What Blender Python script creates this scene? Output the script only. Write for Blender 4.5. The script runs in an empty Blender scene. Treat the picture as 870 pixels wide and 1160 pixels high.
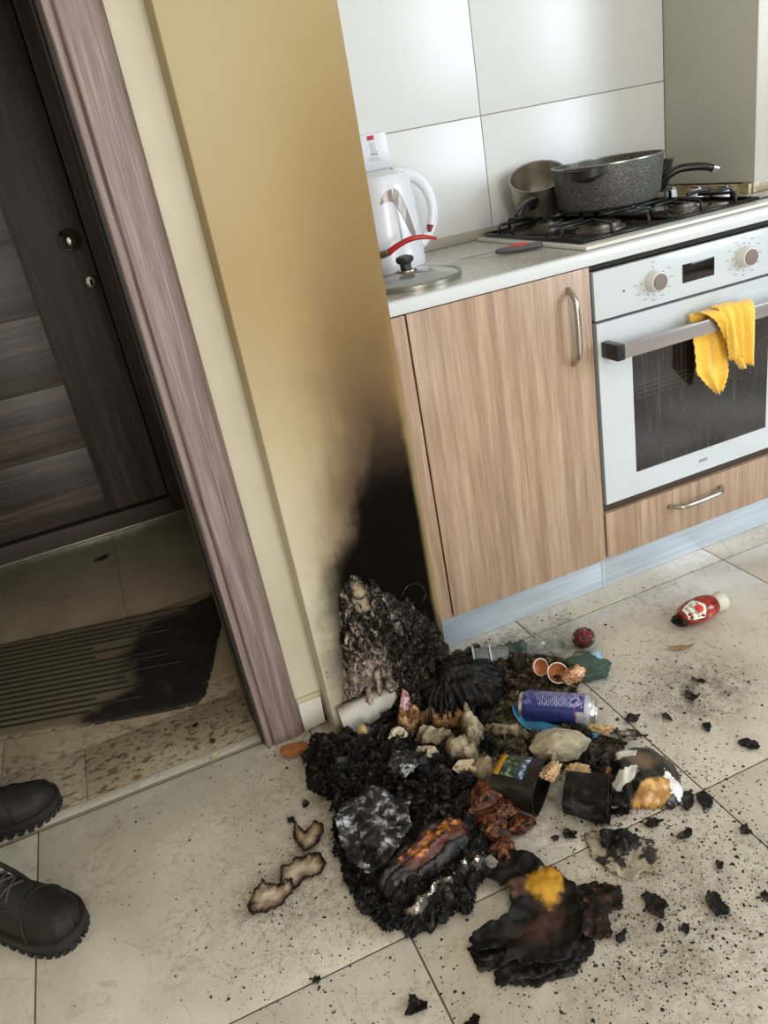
import bpy, bmesh, math, random
from mathutils import Vector, Matrix, noise
random.seed(7)
PI = math.pi
SC = bpy.context.scene
COL = SC.collection

# ------------------------------------------------------------------ camera, world, lights
cam = bpy.data.cameras.new('camera'); cam_o = bpy.data.objects.new('camera', cam); COL.objects.link(cam_o)
CAM = Vector((-0.5945, -1.5128, 1.1736))
yaw, pitch, roll = 0.3005, 0.4353, -0.1894
fw = Vector((math.sin(yaw)*math.cos(pitch), math.cos(yaw)*math.cos(pitch), -math.sin(pitch)))
rt = fw.cross(Vector((0, 0, 1))).normalized(); up = rt.cross(fw)
r2 = math.cos(roll)*rt + math.sin(roll)*up; u2 = -math.sin(roll)*rt + math.cos(roll)*up
m = Matrix((r2, u2, -fw)).transposed().to_4x4(); m.translation = CAM
cam_o.matrix_world = m
cam.sensor_fit = 'VERTICAL'; cam.sensor_height = 36.0; cam.lens = 892.33*36/1160; cam.clip_start = 0.02
SC.camera = cam_o
SC.view_settings.view_transform = 'Standard'; SC.view_settings.look = 'None'
SC.view_settings.gamma = 1; SC.view_settings.use_curve_mapping = False; SC.view_settings.exposure = 0.0
w = bpy.data.worlds.new('world'); SC.world = w; w.use_nodes = True
w.node_tree.nodes['Background'].inputs[0].default_value = (0.80, 0.85, 0.92, 1)
w.node_tree.nodes['Background'].inputs[1].default_value = 0.5

def area(name, loc, target, sx, sy, power, col):
    l = bpy.data.lights.new(name, 'AREA'); l.shape = 'RECTANGLE'; l.size = sx; l.size_y = sy; l.energy = power; l.color = col
    o = bpy.data.objects.new(name, l); COL.objects.link(o); o.location = loc
    o.rotation_euler = (Vector(target)-Vector(loc)).to_track_quat('-Z', 'Y').to_euler()
    return o
area('balcony_window_light', (-0.15, -3.9, 1.15), (-0.15, 0, 1.05), 0.9, 2.0, 75, (1.0, 0.97, 0.92))
area('side_window_light', (2.9, -2.3, 1.5), (0.4, 0.1, 0.7), 1.2, 1.5, 68, (0.78, 0.89, 1.0))
area('ceiling_light', (0.3, -1.6, 2.45), (0.3, -1.6, 0), 0.5, 0.5, 8, (1.0, 0.93, 0.82))

# ------------------------------------------------------------------ node helpers
def lin(h):
    h = h.lstrip('#'); out = []
    for i in (0, 2, 4):
        c = int(h[i:i+2], 16)/255
        out.append(c/12.92 if c <= 0.04045 else ((c+0.055)/1.055)**2.4)
    return (*out, 1)

class Mat:
    def __init__(s, name, rough=0.5, metal=0.0, color=None, **kw):
        s.m = bpy.data.materials.new(name); s.m.use_nodes = True
        s.t = s.m.node_tree; s.b = s.t.nodes['Principled BSDF']
        s.b.inputs['Roughness'].default_value = rough; s.b.inputs['Metallic'].default_value = metal
        if color: s.b.inputs['Base Color'].default_value = lin(color)
        for k, v in kw.items():
            s.b.inputs[k.replace('_', ' ')].default_value = v
    def n(s, typ, **kw):
        nd = s.t.nodes.new(typ)
        for k, v in kw.items(): setattr(nd, k, v)
        return nd
    def put(s, sock, v):
        if hasattr(v, 'is_output'): s.t.links.new(v, sock)
        elif isinstance(v, str): sock.default_value = lin(v)
        else: sock.default_value = v
    def coord(s, kind='Object'):
        if kind == 'World': return s.n('ShaderNodeNewGeometry').outputs['Position']
        return s.n('ShaderNodeTexCoord').outputs[kind]
    def mapv(s, vec, scale=(1, 1, 1), loc=(0, 0, 0), rot=(0, 0, 0)):
        nd = s.n('ShaderNodeMapping'); s.put(nd.inputs[0], vec); nd.inputs[1].default_value = loc; nd.inputs[2].default_value = rot; nd.inputs[3].default_value = scale
        return nd.outputs[0]
    def noise(s, vec, scale=5, detail=3, rough=0.5, dist=0.0, col=False):
        nd = s.n('ShaderNodeTexNoise'); s.put(nd.inputs['Vector'], vec); nd.inputs['Scale'].default_value = scale
        nd.inputs['Detail'].default_value = detail; nd.inputs['Roughness'].default_value = rough; nd.inputs['Distortion'].default_value = dist
        return nd.outputs['Color' if col else 'Fac']
    def vor(s, vec, scale=5, feature='F1', out='Distance'):
        nd = s.n('ShaderNodeTexVoronoi', feature=feature); s.put(nd.inputs['Vector'], vec); nd.inputs['Scale'].default_value = scale
        return nd.outputs[out]
    def ramp(s, fac, stops, interp='LINEAR'):
        nd = s.n('ShaderNodeValToRGB'); s.put(nd.inputs[0], fac); cr = nd.color_ramp; cr.interpolation = interp
        while len(cr.elements) < len(stops): cr.elements.new(0.5)
        for e, (p, c) in zip(cr.elements, stops):
            e.position = p; e.color = lin(c) if isinstance(c, str) else (c, c, c, 1)
        return nd.outputs[0]
    def mix(s, fac, a, b, typ='MIX'):
        nd = s.n('ShaderNodeMix', data_type='RGBA', blend_type=typ)
        s.put(nd.inputs[0], fac); s.put(nd.inputs[6], a); s.put(nd.inputs[7], b); return nd.outputs[2]
    def math(s, op, a, b=0.0, clamp=False):
        nd = s.n('ShaderNodeMath', operation=op, use_clamp=clamp); s.put(nd.inputs[0], a); s.put(nd.inputs[1], b); return nd.outputs[0]
    def sep(s, vec):
        nd = s.n('ShaderNodeSeparateXYZ'); s.put(nd.inputs[0], vec); return nd.outputs
    def smooth(s, v, a, b, lo=0.0, hi=1.0):
        nd = s.n('ShaderNodeMapRange', interpolation_type='SMOOTHSTEP'); s.put(nd.inputs[0], v)
        for i, x in enumerate((a, b, lo, hi)): nd.inputs[i+1].default_value = x
        return nd.outputs[0]
    def attr(s, name):
        nd = s.n('ShaderNodeAttribute'); nd.attribute_name = name; return nd.outputs['Fac']
    def base(s, v): s.put(s.b.inputs['Base Color'], v)
    def rough(s, v): s.put(s.b.inputs['Roughness'], v)
    def bump(s, h, strength=0.3, dist=0.002):
        nd = s.n('ShaderNodeBump'); nd.inputs['Strength'].default_value = strength; nd.inputs['Distance'].default_value = dist
        s.put(nd.inputs['Height'], h); s.t.links.new(nd.outputs[0], s.b.inputs['Normal'])

# ------------------------------------------------------------------ mesh helpers
def root_loc(o):
    v = Vector((0, 0, 0))
    while o is not None:
        v += o.location; o = o.parent
    return v

def tag(o, label=None, cat=None, group=None, kind=None):
    if label: o['label'] = label
    if cat: o['category'] = cat
    if group: o['group'] = group
    if kind: o['kind'] = kind
    return o

def thing(name, loc, label, cat, group=None, rz=0):
    o = bpy.data.objects.new(name, None); o.empty_display_size = 0.02; COL.objects.link(o)
    o.location = loc; o.rotation_euler = (0, 0, rz)
    return tag(o, label, cat, group)

def struct(name, loc=(0, 0, 0)):
    o = bpy.data.objects.new(name, None); COL.objects.link(o); o.location = loc; o['kind'] = 'structure'
    return o

class MB:
    def __init__(s): s.v = []; s.f = []; s.M = Matrix.Identity(4); s.at = []
    def add(s, vs, fs, at=None):
        k = len(s.v); s.v += [s.M @ Vector(v) for v in vs]; s.f += [tuple(i+k for i in f) for f in fs]
        s.at += list(at) if at is not None else [1.0]*len(vs)
        return s
    def box(s, x0, x1, y0, y1, z0, z1):
        vs = [(x, y, z) for x in (x0, x1) for y in (y0, y1) for z in (z0, z1)]
        return s.add(vs, [(0, 1, 3, 2), (4, 6, 7, 5), (0, 4, 5, 1), (2, 3, 7, 6), (0, 2, 6, 4), (1, 5, 7, 3)])
    def lathe(s, prof, c=(0, 0, 0), seg=32, axis='z', close=False):
        vs = []; fs = []; n = len(prof)
        for k in range(seg):
            a = 2*PI*k/seg
            for r, h in prof:
                if axis == 'z': vs.append((c[0]+r*math.cos(a), c[1]+r*math.sin(a), c[2]+h))
                elif axis == 'y': vs.append((c[0]+r*math.cos(a), c[1]+h, c[2]+r*math.sin(a)))
                else: vs.append((c[0]+h, c[1]+r*math.cos(a), c[2]+r*math.sin(a)))
        m_ = n if close else n-1
        for k in range(seg):
            for j in range(m_):
                a = k*n+j; b = k*n+(j+1) % n; c2 = ((k+1) % seg)*n+(j+1) % n; d = ((k+1) % seg)*n+j
                fs.append((a, b, c2, d) if axis == 'y' else (a, d, c2, b))
        return s.add(vs, fs)
    def tube(s, pts, rad, seg=8, smooth=4, flat=None, caps=True):
        P = [Vector(p) for p in pts]; R = rad if isinstance(rad, (list, tuple)) else [rad]*len(P)
        if smooth > 1 and len(P) > 2:
            Q = []; RR = []
            for i in range(len(P)-1):
                p0 = P[max(i-1, 0)]; p1 = P[i]; p2 = P[i+1]; p3 = P[min(i+2, len(P)-1)]
                for k in range(smooth):
                    t = k/smooth
                    Q.append(0.5*((2*p1)+(p2-p0)*t+(2*p0-5*p1+4*p2-p3)*t*t+(3*p1-p0-3*p2+p3)*t**3)); RR.append(R[i]*(1-t)+R[i+1]*t)
            Q.append(P[-1]); RR.append(R[-1]); P, R = Q, RR
        vs = []; fs = []; prev = None
        for i, p in enumerate(P):
            d = (P[min(i+1, len(P)-1)]-P[max(i-1, 0)]).normalized()
            if prev is None:
                ref = Vector((0, 0, 1)) if abs(d.z) < 0.9 else Vector((1, 0, 0))
                prev = d.cross(ref).normalized()
            x = (prev - d*prev.dot(d)).normalized(); y = d.cross(x); prev = x
            fx, fy = flat if flat else (1, 1)
            for k in range(seg):
                a = 2*PI*k/seg; vs.append(p + x*math.cos(a)*R[i]*fx + y*math.sin(a)*R[i]*fy)
        for i in range(len(P)-1):
            for k in range(seg):
                a = i*seg+k; b = i*seg+(k+1) % seg; fs.append((a, b, b+seg, a+seg))
        if caps:
            fs.append(tuple(reversed(range(seg)))); fs.append(tuple(range((len(P)-1)*seg, len(P)*seg)))
        return s.add(vs, fs)
    def prism(s, poly, d0, d1, plane='xz'):
        n = len(poly)
        def P(u, v, d): return (u, d, v) if plane == 'xz' else ((u, v, d) if plane == 'xy' else (d, u, v))
        vs = [P(u, v, d0) for u, v in poly]+[P(u, v, d1) for u, v in poly]
        fs = [tuple(range(n)), tuple(reversed(range(n, 2*n)))]
        fs += [(i, i+n, (i+1) % n+n, (i+1) % n) for i in range(n)]
        return s.add(vs, fs)
    def build(s, name, mat, parent=None, smooth=False, bevel=0, local=False, seg=2, solid=0, sub=0, kind=None):
        off = Vector((0, 0, 0)) if (local or parent is None) else root_loc(parent)
        me = bpy.data.meshes.new(name); me.from_pydata([v-off for v in s.v], [], s.f)
        bm = bmesh.new(); bm.from_mesh(me)
        bmesh.ops.remove_doubles(bm, verts=bm.verts, dist=1e-6) if not any(a != 1.0 for a in s.at) else None
        bmesh.ops.recalc_face_normals(bm, faces=bm.faces)
        if bevel:
            es = [e for e in bm.edges if len(e.link_faces) == 2 and e.calc_face_angle(0) > 0.6]
            bmesh.ops.bevel(bm, geom=es, offset=bevel, segments=seg, affect='EDGES', profile=0.6, clamp_overlap=True)
        bm.to_mesh(me); bm.free()
        if any(a != 1.0 for a in s.at):
            at = me.attributes.new('burn', 'FLOAT', 'POINT'); at.data.foreach_set('value', s.at)
        if smooth or bevel:
            for p in me.polygons: p.use_smooth = True
            if not smooth or smooth == 'auto': me.set_sharp_from_angle(angle=0.6)
        me.materials.append(mat.m if isinstance(mat, Mat) else mat)
        o = bpy.data.objects.new(name, me); COL.objects.link(o)
        if parent: o.parent = parent
        if solid:
            md = o.modifiers.new('solid', 'SOLIDIFY'); md.thickness = solid; md.offset = 0
        if sub:
            md = o.modifiers.new('sub', 'SUBSURF'); md.levels = md.render_levels = sub
        if kind: o['kind'] = kind
        return o

def bx(name, mat, parent, x0, x1, y0, y1, z0, z1, bevel=0.001, kind=None):
    return MB().box(x0, x1, y0, y1, z0, z1).build(name, mat, parent, bevel=bevel, kind=kind)

def fbm(p, sc, oct=3, seed=0.0):
    v = 0; a = 0.5; q = Vector(p)*sc+Vector((seed*3.1, seed*1.7, seed*5.3))
    for _ in range(oct):
        v += a*noise.noise(q); q = q*2.03; a *= 0.5
    return v
def ridge(p, sc, oct=3, seed=0.0):
    v = 0; a = 0.5; q = Vector(p)*sc+Vector((seed*3.1, seed*1.7, seed*5.3))
    for _ in range(oct):
        v += a*(1-abs(noise.noise(q))*2.2); q = q*2.1; a *= 0.5
    return v

def seg_dist(px, py, poly):
    best = 9
    n = len(poly)
    for i in range(n):
        ax, ay = poly[i]; bx_, by = poly[(i+1) % n]
        dx, dy = bx_-ax, by-ay; L = dx*dx+dy*dy or 1e-12
        t = max(0, min(1, ((px-ax)*dx+(py-ay)*dy)/L))
        d = math.hypot(px-ax-t*dx, py-ay-t*dy)
        if d < best: best = d
    return best
def inside(px, py, poly):
    r = False; n = len(poly); j = n-1
    for i in range(n):
        xi, yi = poly[i]; xj, yj = poly[j]
        if (yi > py) != (yj > py) and px < (xj-xi)*(py-yi)/(yj-yi)+xi: r = not r
        j = i
    return r

def sheet(mb, poly, res, height, rag=0.004, seed=0.0, back=None):
    """a ragged sheet over an outline; height(x, y, edge) gives z; burn attribute = distance from the edge"""
    xs = [p[0] for p in poly]; ys = [p[1] for p in poly]
    x0, x1, y0, y1 = min(xs)-rag, max(xs)+rag, min(ys)-rag, max(ys)+rag
    nx = int((x1-x0)/res)+2; ny = int((y1-y0)/res)+2
    D = {}
    for i in range(nx):
        for j in range(ny):
            x = x0+i*res; y = y0+j*res
            d = seg_dist(x, y, poly)*(1 if inside(x, y, poly) else -1)
            d += rag*2.2*fbm((x, y, seed), 1/(rag*5), 3, seed)
            if d > -res*0.6: D[(i, j)] = (x, y, d)
    def dist(x, y): return seg_dist(x, y, poly)*(1 if inside(x, y, poly) else -1)+rag*2.2*fbm((x, y, seed), 1/(rag*5), 3, seed)
    idx = {}; vs = []; at = []; fs = []
    for k, (x, y, d) in D.items():
        if d < res*0.5:
            h = res*0.2; gx = (dist(x+h, y)-d)/h; gy = (dist(x, y+h)-d)/h; L = max(gx*gx+gy*gy, 0.3)
            mx = max(-res*0.9, min(res*0.9, -d*gx/L)); my = max(-res*0.9, min(res*0.9, -d*gy/L)); x += mx; y += my; d = 0
            idx[k] = len(vs); vs.append((x, y, height(x, y, 0))); at.append(0.0); continue
        jx = res*0.35*noise.noise(Vector((x*300, y*300, seed))); jy = res*0.35*noise.noise(Vector((x*300, y*300, seed+9)))
        idx[k] = len(vs); vs.append((x+jx, y+jy, height(x, y, max(d, 0)))); at.append(max(d, 0)*10)
    for (i, j) in D:
        q = [(i, j), (i+1, j), (i+1, j+1), (i, j+1)]
        if all(a in idx for a in q): fs.append(tuple(idx[a] for a in q))
    used = sorted({a for f in fs for a in f}); mp = {a: k for k, a in enumerate(used)}
    mb.add([vs[a] for a in used], [tuple(mp[a] for a in f) for f in fs], [at[a] for a in used])
    return mb

ICO = {}
def ico(sub):
    if sub not in ICO:
        bm = bmesh.new(); bmesh.ops.create_icosphere(bm, subdivisions=sub, radius=1)
        ICO[sub] = ([v.co.copy() for v in bm.verts], [tuple(v.index for v in f.verts) for f in bm.faces]); bm.free()
    return ICO[sub]
def lump(mb, c, r, seed=0.0, sub=3, amp=0.35, sc=1.6, rot=0, ridged=True, floor=None, attr=False):
    vs, fs = ico(sub); out = []; at = []
    R = Matrix.Rotation(rot, 3, 'Z')
    for v in vs:
        k = 1+amp*((ridge(v, sc, 3, seed)-0.55) if ridged else 2*fbm(v, sc, 3, seed))*1.6
        q = R @ Vector((v.x*r[0]*k, v.y*r[1]*k, v.z*r[2]*k))+Vector(c)
        if floor is not None and q.z < floor: q.z = floor+0.0005*noise.noise(v*9)
        out.append(q); at.append(0.2+0.8*abs(noise.noise(v*2+Vector((seed, 0, 0)))))
    return mb.add(out, fs, at if attr else None)

def wad(mb, c, r, seed=0.0, sub=4, crease=0.16, rot=0, floor=None, planes=16):
    rnd = random.Random(seed*77+3); P = []
    for _ in range(planes):
        n = Vector((rnd.gauss(0, 1), rnd.gauss(0, 1), rnd.gauss(0, 1))).normalized(); P.append((n, rnd.uniform(0.62, 1.0)))
    vs, fs = ico(sub); out = []; at = []; R = Matrix.Rotation(rot, 3, 'Z')
    for v in vs:
        k = 1.2
        for n, d in P:
            t = n.dot(v)
            if t > 0.05: k = min(k, d/t)
        w_ = ridge(v, 2.6, 3, seed)
        k *= 1-crease*max(0, 0.9-w_)*1.6
        q = R @ Vector((v.x*r[0]*k, v.y*r[1]*k, v.z*r[2]*k))+Vector(c)
        if floor is not None and q.z < floor: q.z = floor
        out.append(q); at.append(0.1+0.9*min(1, max(0, w_*1.1)))
    return mb.add(out, fs, at)

# ------------------------------------------------------------------ materials
def wood(name, cols, scale, rough=0.45, horizontal=False, bump=0.15, coord='World', streak=None):
    M = Mat(name, rough)
    v = M.coord(coord)
    s1 = (scale, scale*0.5, scale*0.035) if not horizontal else (scale*0.035, scale*0.5, scale)
    a = M.noise(M.mapv(v, s1), 1.0, 5, 0.65, 0.15)
    s2 = tuple(c*5.5 for c in s1)
    b = M.noise(M.mapv(v, s2), 1.0, 3, 0.6, 0.2)
    fac = M.math('ADD', M.math('MULTIPLY', a, 0.65), M.math('MULTIPLY', b, 0.4))
    c = M.ramp(fac, [(0.33, cols[0]), (0.5, cols[1]), (0.66, cols[2])])
    if streak:
        s3 = (scale*2.2, scale, scale*0.05)
        st = M.smooth(M.noise(M.mapv(v, s3), 1.0, 2, 0.5, 1.5), 0.56, 0.66)
        c = M.mix(M.math('MULTIPLY', st, 0.5), c, streak)
    M.base(c); M.bump(fac, bump, 0.0008)
    return M
m_cab = wood('walnut_laminate', ('#7f6856', '#a0866f', '#b9a088'), 40, 0.36)
m_archi = wood('grey_brown_foil', ('#574845', '#75645f', '#917f78'), 55, 0.5, streak='#a5948b', bump=0.5)
m_dark = wood('dark_door_foil', ('#2e2520', '#483b32', '#66564a'), 30, 0.5)
m_darkh = wood('dark_door_foil_cross_grain', ('#30261f', '#4d4036', '#716253'), 26, 0.45, horizontal=True)
m_jamb = Mat('dark_brown_jamb', 0.5, color='#3a2d28')
m_seal = Mat('black_rubber_seal', 0.6, color='#14110f')
m_white = Mat('white_gloss_glass', 0.16, color='#c3cacd')
m_whiteplastic = Mat('white_plastic', 0.25, color='#d9dce4')
m_black = Mat('black_plastic', 0.35, color='#141313')
m_blackm = Mat('black_enamel', 0.35, color='#0f0f10')
m_steel = Mat('brushed_steel', 0.24, 1.0, '#b9b4ad')
m_chrome = Mat('chrome', 0.08, 1.0, '#cfcac4')
m_gap = Mat('dark_gap', 0.8, color='#120e0b')
m_grout = Mat('dark_grout', 0.9, color='#5c5145')
m_wgrout = Mat('pale_grout', 0.9, color='#b9af98')

# kitchen floor tiles: cream marble, with soot dust that lies around the burnt heap
def floor_mat(name, c0, c1, c2, dirt=1.0, brown='#7d6b55'):
    M = Mat(name, 0.3); v = M.coord('World')
    n1 = M.noise(v, 2.3, 5, 0.6, 1.2)
    c = M.ramp(n1, [(0.3, c0), (0.5, c1), (0.72, c2)])
    vein = M.math('ABSOLUTE', M.math('SUBTRACT', M.noise(v, 3.1, 4, 0.55, 1.9), 0.5))
    c = M.mix(M.smooth(vein, 0.012, 0.0, 0, 0.35), c, '#a3927d')
    # dirt clouds
    d = M.smooth(M.noise(v, 5.5, 6, 0.7, 0.4), 0.46, 0.68)
    fine = M.smooth(M.noise(v, 60, 4, 0.75), 0.45, 0.68)
    c = M.mix(M.math('MULTIPLY', M.math('MULTIPLY', d, fine), 0.75*dirt, True), c, brown)
    # soot
    x, y, z = M.sep(v)
    def blob(cx, cy, sx, sy, r0, r1):
        dx = M.math('DIVIDE', M.math('SUBTRACT', x, cx), sx); dy = M.math('DIVIDE', M.math('SUBTRACT', y, cy), sy)
        dd = M.math('SQRT', M.math('ADD', M.math('MULTIPLY', dx, dx), M.math('MULTIPLY', dy, dy)))
        return M.smooth(dd, r1, r0)
    s = M.math('MAXIMUM', blob(-0.17, -0.28, 0.42, 0.4, 0.35, 1.25), blob(0.35, -0.42, 0.22, 0.16, 0.0, 1.1))
    s = M.math('MAXIMUM', s, M.math('MULTIPLY', blob(0.06, -0.08, 0.3, 0.16, 0.1, 1.2), 0.9))
    s2 = M.math('MAXIMUM', M.math('MULTIPLY', blob(-0.05, -0.85, 0.35, 0.22, 0, 1.2), 0.6), M.math('MULTIPLY', blob(-0.56, -0.46, 0.2, 0.2, 0.1, 1.2), 0.55))
    s = M.math('MAXIMUM', s, s2)
    f2 = M.smooth(M.noise(v, 23, 6, 0.8, 0.5), 0.36, 0.66)
    so = M.math('MULTIPLY', s, M.math('ADD', M.math('MULTIPLY', f2, 0.75), 0.12), True)
    c = M.mix(so, c, '#3f372e')
    sp_ = M.math('MULTIPLY', M.smooth(M.noise(v, 260, 3, 0.7), 0.57, 0.63), M.math('ADD', M.math('MULTIPLY', s, 0.8), 0.12), True)
    c = M.mix(sp_, c, '#241d17')
    if dirt > 1.1:
        bl = M.math('MULTIPLY', M.smooth(M.noise(M.mapv(v, (1, 1.6, 1)), 38, 4, 0.7), 0.52, 0.6), M.smooth(y, 0.35, 0.12))
        c = M.mix(M.math('MULTIPLY', bl, 0.75), c, '#4a3726')
    M.base(c)
    M.rough(M.math('ADD', M.math('MULTIPLY', M.noise(v, 9, 4, 0.6), 0.25), M.math('ADD', M.math('MULTIPLY', so, 0.4), 0.14)))
    M.b.inputs['Specular IOR Level'].default_value = 0.45
    return M
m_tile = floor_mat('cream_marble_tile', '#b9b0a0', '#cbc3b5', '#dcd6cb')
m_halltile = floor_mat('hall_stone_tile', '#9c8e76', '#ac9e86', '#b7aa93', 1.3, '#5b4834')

m_walltile = Mat('white_wall_tile', 0.3)
v = m_walltile.coord('World')
m_walltile.base(m_walltile.mix(m_walltile.smooth(m_walltile.noise(v, 90, 3, 0.7), 0.66, 0.74, 0, 0.35), '#d6d9d8', '#a39a82'))
m_cream = Mat('cream_wall_paint', 0.55)
v = m_cream.coord('World')
m_cream.base(m_cream.mix(m_cream.smooth(m_cream.noise(v, 4, 4), 0.4, 0.7, 0, 0.5), '#cec8b4', '#b8b095'))
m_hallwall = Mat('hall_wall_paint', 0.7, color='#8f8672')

# smoke-stained pillar
M = m_pillar = Mat('smoke_stained_plaster', 0.5)
v = M.coord('World'); x, y, z = M.sep(v)
wob = M.math('MULTIPLY', M.math('SUBTRACT', M.noise(v, 7, 4, 0.6), 0.5), 0.09)
xw = M.math('ADD', x, wob)
tan = M.smooth(M.math('ADD', z, M.math('MULTIPLY', x, 0.9)), -0.12, 0.75)
topg = M.smooth(M.math('SUBTRACT', z, M.math('MULTIPLY', x, 0.5)), 1.15, 1.6)
c = M.mix(tan, '#d3ccb5', '#998150')
c = M.mix(M.math('MULTIPLY', topg, 0.8), c, '#a4966f')
right = M.math('MULTIPLY', M.smooth(xw, -0.25, -0.06), M.smooth(z, 1.6, 0.9))
c = M.mix(M.math('MULTIPLY', right, 0.75), c, '#7f6436')
streakn = M.math('MULTIPLY', M.math('SUBTRACT', M.noise(M.mapv(v, (1, 1, 0.12)), 40, 3, 0.6), 0.5), 0.03)
xs_ = M.math('ADD', xw, streakn)
cxb = M.smooth(z, 0.25, 0.95, -0.165, -0.150)
hwb = M.smooth(z, 0.3, 0.95, 0.17, 0.085)
qb = M.math('DIVIDE', M.math('ABSOLUTE', M.math('SUBTRACT', xs_, cxb)), hwb)
c = M.mix(M.math('MULTIPLY', M.math('MULTIPLY', M.smooth(qb, 1.7, 0.2), M.smooth(z, 1.35, 0.75)), 0.75), c, '#6f532c')
c = M.mix(M.math('MULTIPLY', M.math('MULTIPLY', M.smooth(qb, 1.1, 0.15), M.smooth(M.math('ADD', z, M.math('MULTIPLY', wob, 1.5)), 1.0, 0.55)), 0.92), c, '#3a2714')
cxk = M.smooth(z, 0.25, 0.62, -0.175, -0.128)
hwk = M.smooth(z, 0.30, 0.66, 0.185, 0.045)
qk = M.math('DIVIDE', M.math('ABSOLUTE', M.math('SUBTRACT', xs_, cxk)), hwk)
blk = M.math('MULTIPLY', M.smooth(qk, 1.15, 0.55), M.smooth(M.math('ADD', z, wob), 0.78, 0.52))
c = M.mix(M.math('MULTIPLY', blk, 0.99), c, '#070504')
edge_ = M.math('MULTIPLY', M.math('MULTIPLY', M.smooth(M.math('ADD', x, M.math('MULTIPLY', wob, 0.12)), -0.096, -0.081), M.smooth(z, 0.12, 0.24)), M.smooth(z, 1.0, 0.5))
c = M.mix(M.math('MULTIPLY', edge_, 0.7), c, '#a08c62')
M.put(M.b.inputs['Specular IOR Level'], M.math('SUBTRACT', 0.4, M.math('MULTIPLY', blk, 0.35)))
spk = M.math('MULTIPLY', M.smooth(M.noise(v, 130, 2, 0.5), 0.7, 0.74), M.smooth(z, 0.6, 0.1))
c = M.mix(spk, c, '#2a221a')
M.base(c); M.bump(M.noise(v, 160, 2), 0.06, 0.001)
M.rough(M.math('ADD', M.math('MULTIPLY', blk, 0.3), 0.42))

# burnt things
def charmat(name, dark='#080706', mid='#15120f', light='#3c3834', rough=0.55, ash=0.62, sc=60, coat=0.0):
    M = Mat(name, rough); v = M.coord('World')
    n = M.noise(v, sc, 5, 0.7)
    M.b.inputs['Specular IOR Level'].default_value = 0.22 if rough > 0.46 else 0.4
    M.base(M.ramp(n, [(0.35, dark), (0.52, mid), (ash, light)]))
    M.rough(M.math('ADD', M.math('MULTIPLY', M.noise(v, sc*0.6, 3), 0.6), rough-0.3)); M.bump(M.noise(v, sc*3, 4, 0.7), 0.6, 0.003)
    return M
m_char = charmat('black_char')
m_charg = charmat('glossy_black_char', dark='#050404', mid='#0d0c0b', light='#2c2a28', rough=0.48)
m_ash = charmat('brown_grey_ash', '#0f0c09', '#3b3227', '#83765f', 0.85, 0.68, 55)
m_filmglint = charmat('silvery_burnt_film_glints', '#0c0c0d', '#2c2d30', '#b9bcc2', 0.42, 0.64, 38)  # palest ramp colour paints specular glints onto the burnt film
m_crumb = Mat('black_crumbs', 0.7, color='#14110e')

def burnt(name, stops, rough=0.7, noise_amt=0.5, sc=70, bump=0.4):
    """stops from the burnt edge inwards; position = distance from the edge * 10 (m)"""
    M = Mat(name, rough); v = M.coord('World')
    M.b.inputs['Specular IOR Level'].default_value = 0.25
    e = M.math('ADD', M.attr('burn'), M.math('MULTIPLY', M.math('SUBTRACT', M.noise(v, sc, 4, 0.65), 0.5), noise_amt))
    M.base(M.ramp(e, stops)); M.bump(M.noise(v, sc*2, 4, 0.7), bump, 0.002)
    return M
m_paperb = burnt('burnt_brown_paper', [(0.0, '#0d0a08'), (0.04, '#2b1e16'), (0.10, '#86725b'), (0.2, '#b8aa94')], noise_amt=0.14)
m_tissue = burnt('dirty_tissue', [(0.0, '#3b3227'), (0.06, '#7d705b'), (0.2, '#a69a80'), (0.8, '#c2b9a3')], noise_amt=0.45)
m_brownp = burnt('brown_crumpled_paper', [(0.0, '#2a1a10'), (0.06, '#6b4d30'), (0.2, '#a07d55'), (0.6, '#c0a27a')], noise_amt=0.5)
m_orange = burnt('scorched_orange_peel', [(0.0, '#120905'), (0.4, '#28150b'), (0.7, '#5c3319'), (1.0, '#94683f')], 0.45, 0.9)
m_white_b = burnt('scorched_white_film', [(0.0, '#100d0b'), (0.1, '#5a5044'), (0.25, '#d0cdc6'), (0.9, '#e8e6e0')], 0.4, 0.3)
m_crust = Mat('melted_bin_crust', 0.6); m_crust.b.inputs['Specular IOR Level'].default_value = 0.2
M = m_crust; v = M.coord('World'); x, y, z = M.sep(v)
n1 = M.noise(M.mapv(v, (1.7, 1.7, 0.7)), 26, 6, 0.78, 1.6)
light = M.ramp(M.noise(v, 75, 4, 0.6), [(0.3, '#3f352b'), (0.5, '#94867a'), (0.7, '#bdb1a2')])
left = M.smooth(x, -0.13, -0.25)
low = M.math('MULTIPLY', M.smooth(x, -0.20, -0.27), M.smooth(z, 0.24, 0.17))
th = M.math('SUBTRACT', M.math('SUBTRACT', 0.60, M.math('MULTIPLY', left, 0.09)), M.math('MULTIPLY', low, 0.10))
f = M.math('MULTIPLY', M.math('SUBTRACT', n1, th), 11, True)
c = M.mix(f, M.ramp(M.noise(v, 90, 3), [(0.4, '#080605'), (0.56, '#1d1712'), (0.66, '#4b3f33')]), light)
M.base(c); M.bump(M.noise(v, 140, 5, 0.7), 0.9, 0.004)

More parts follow.
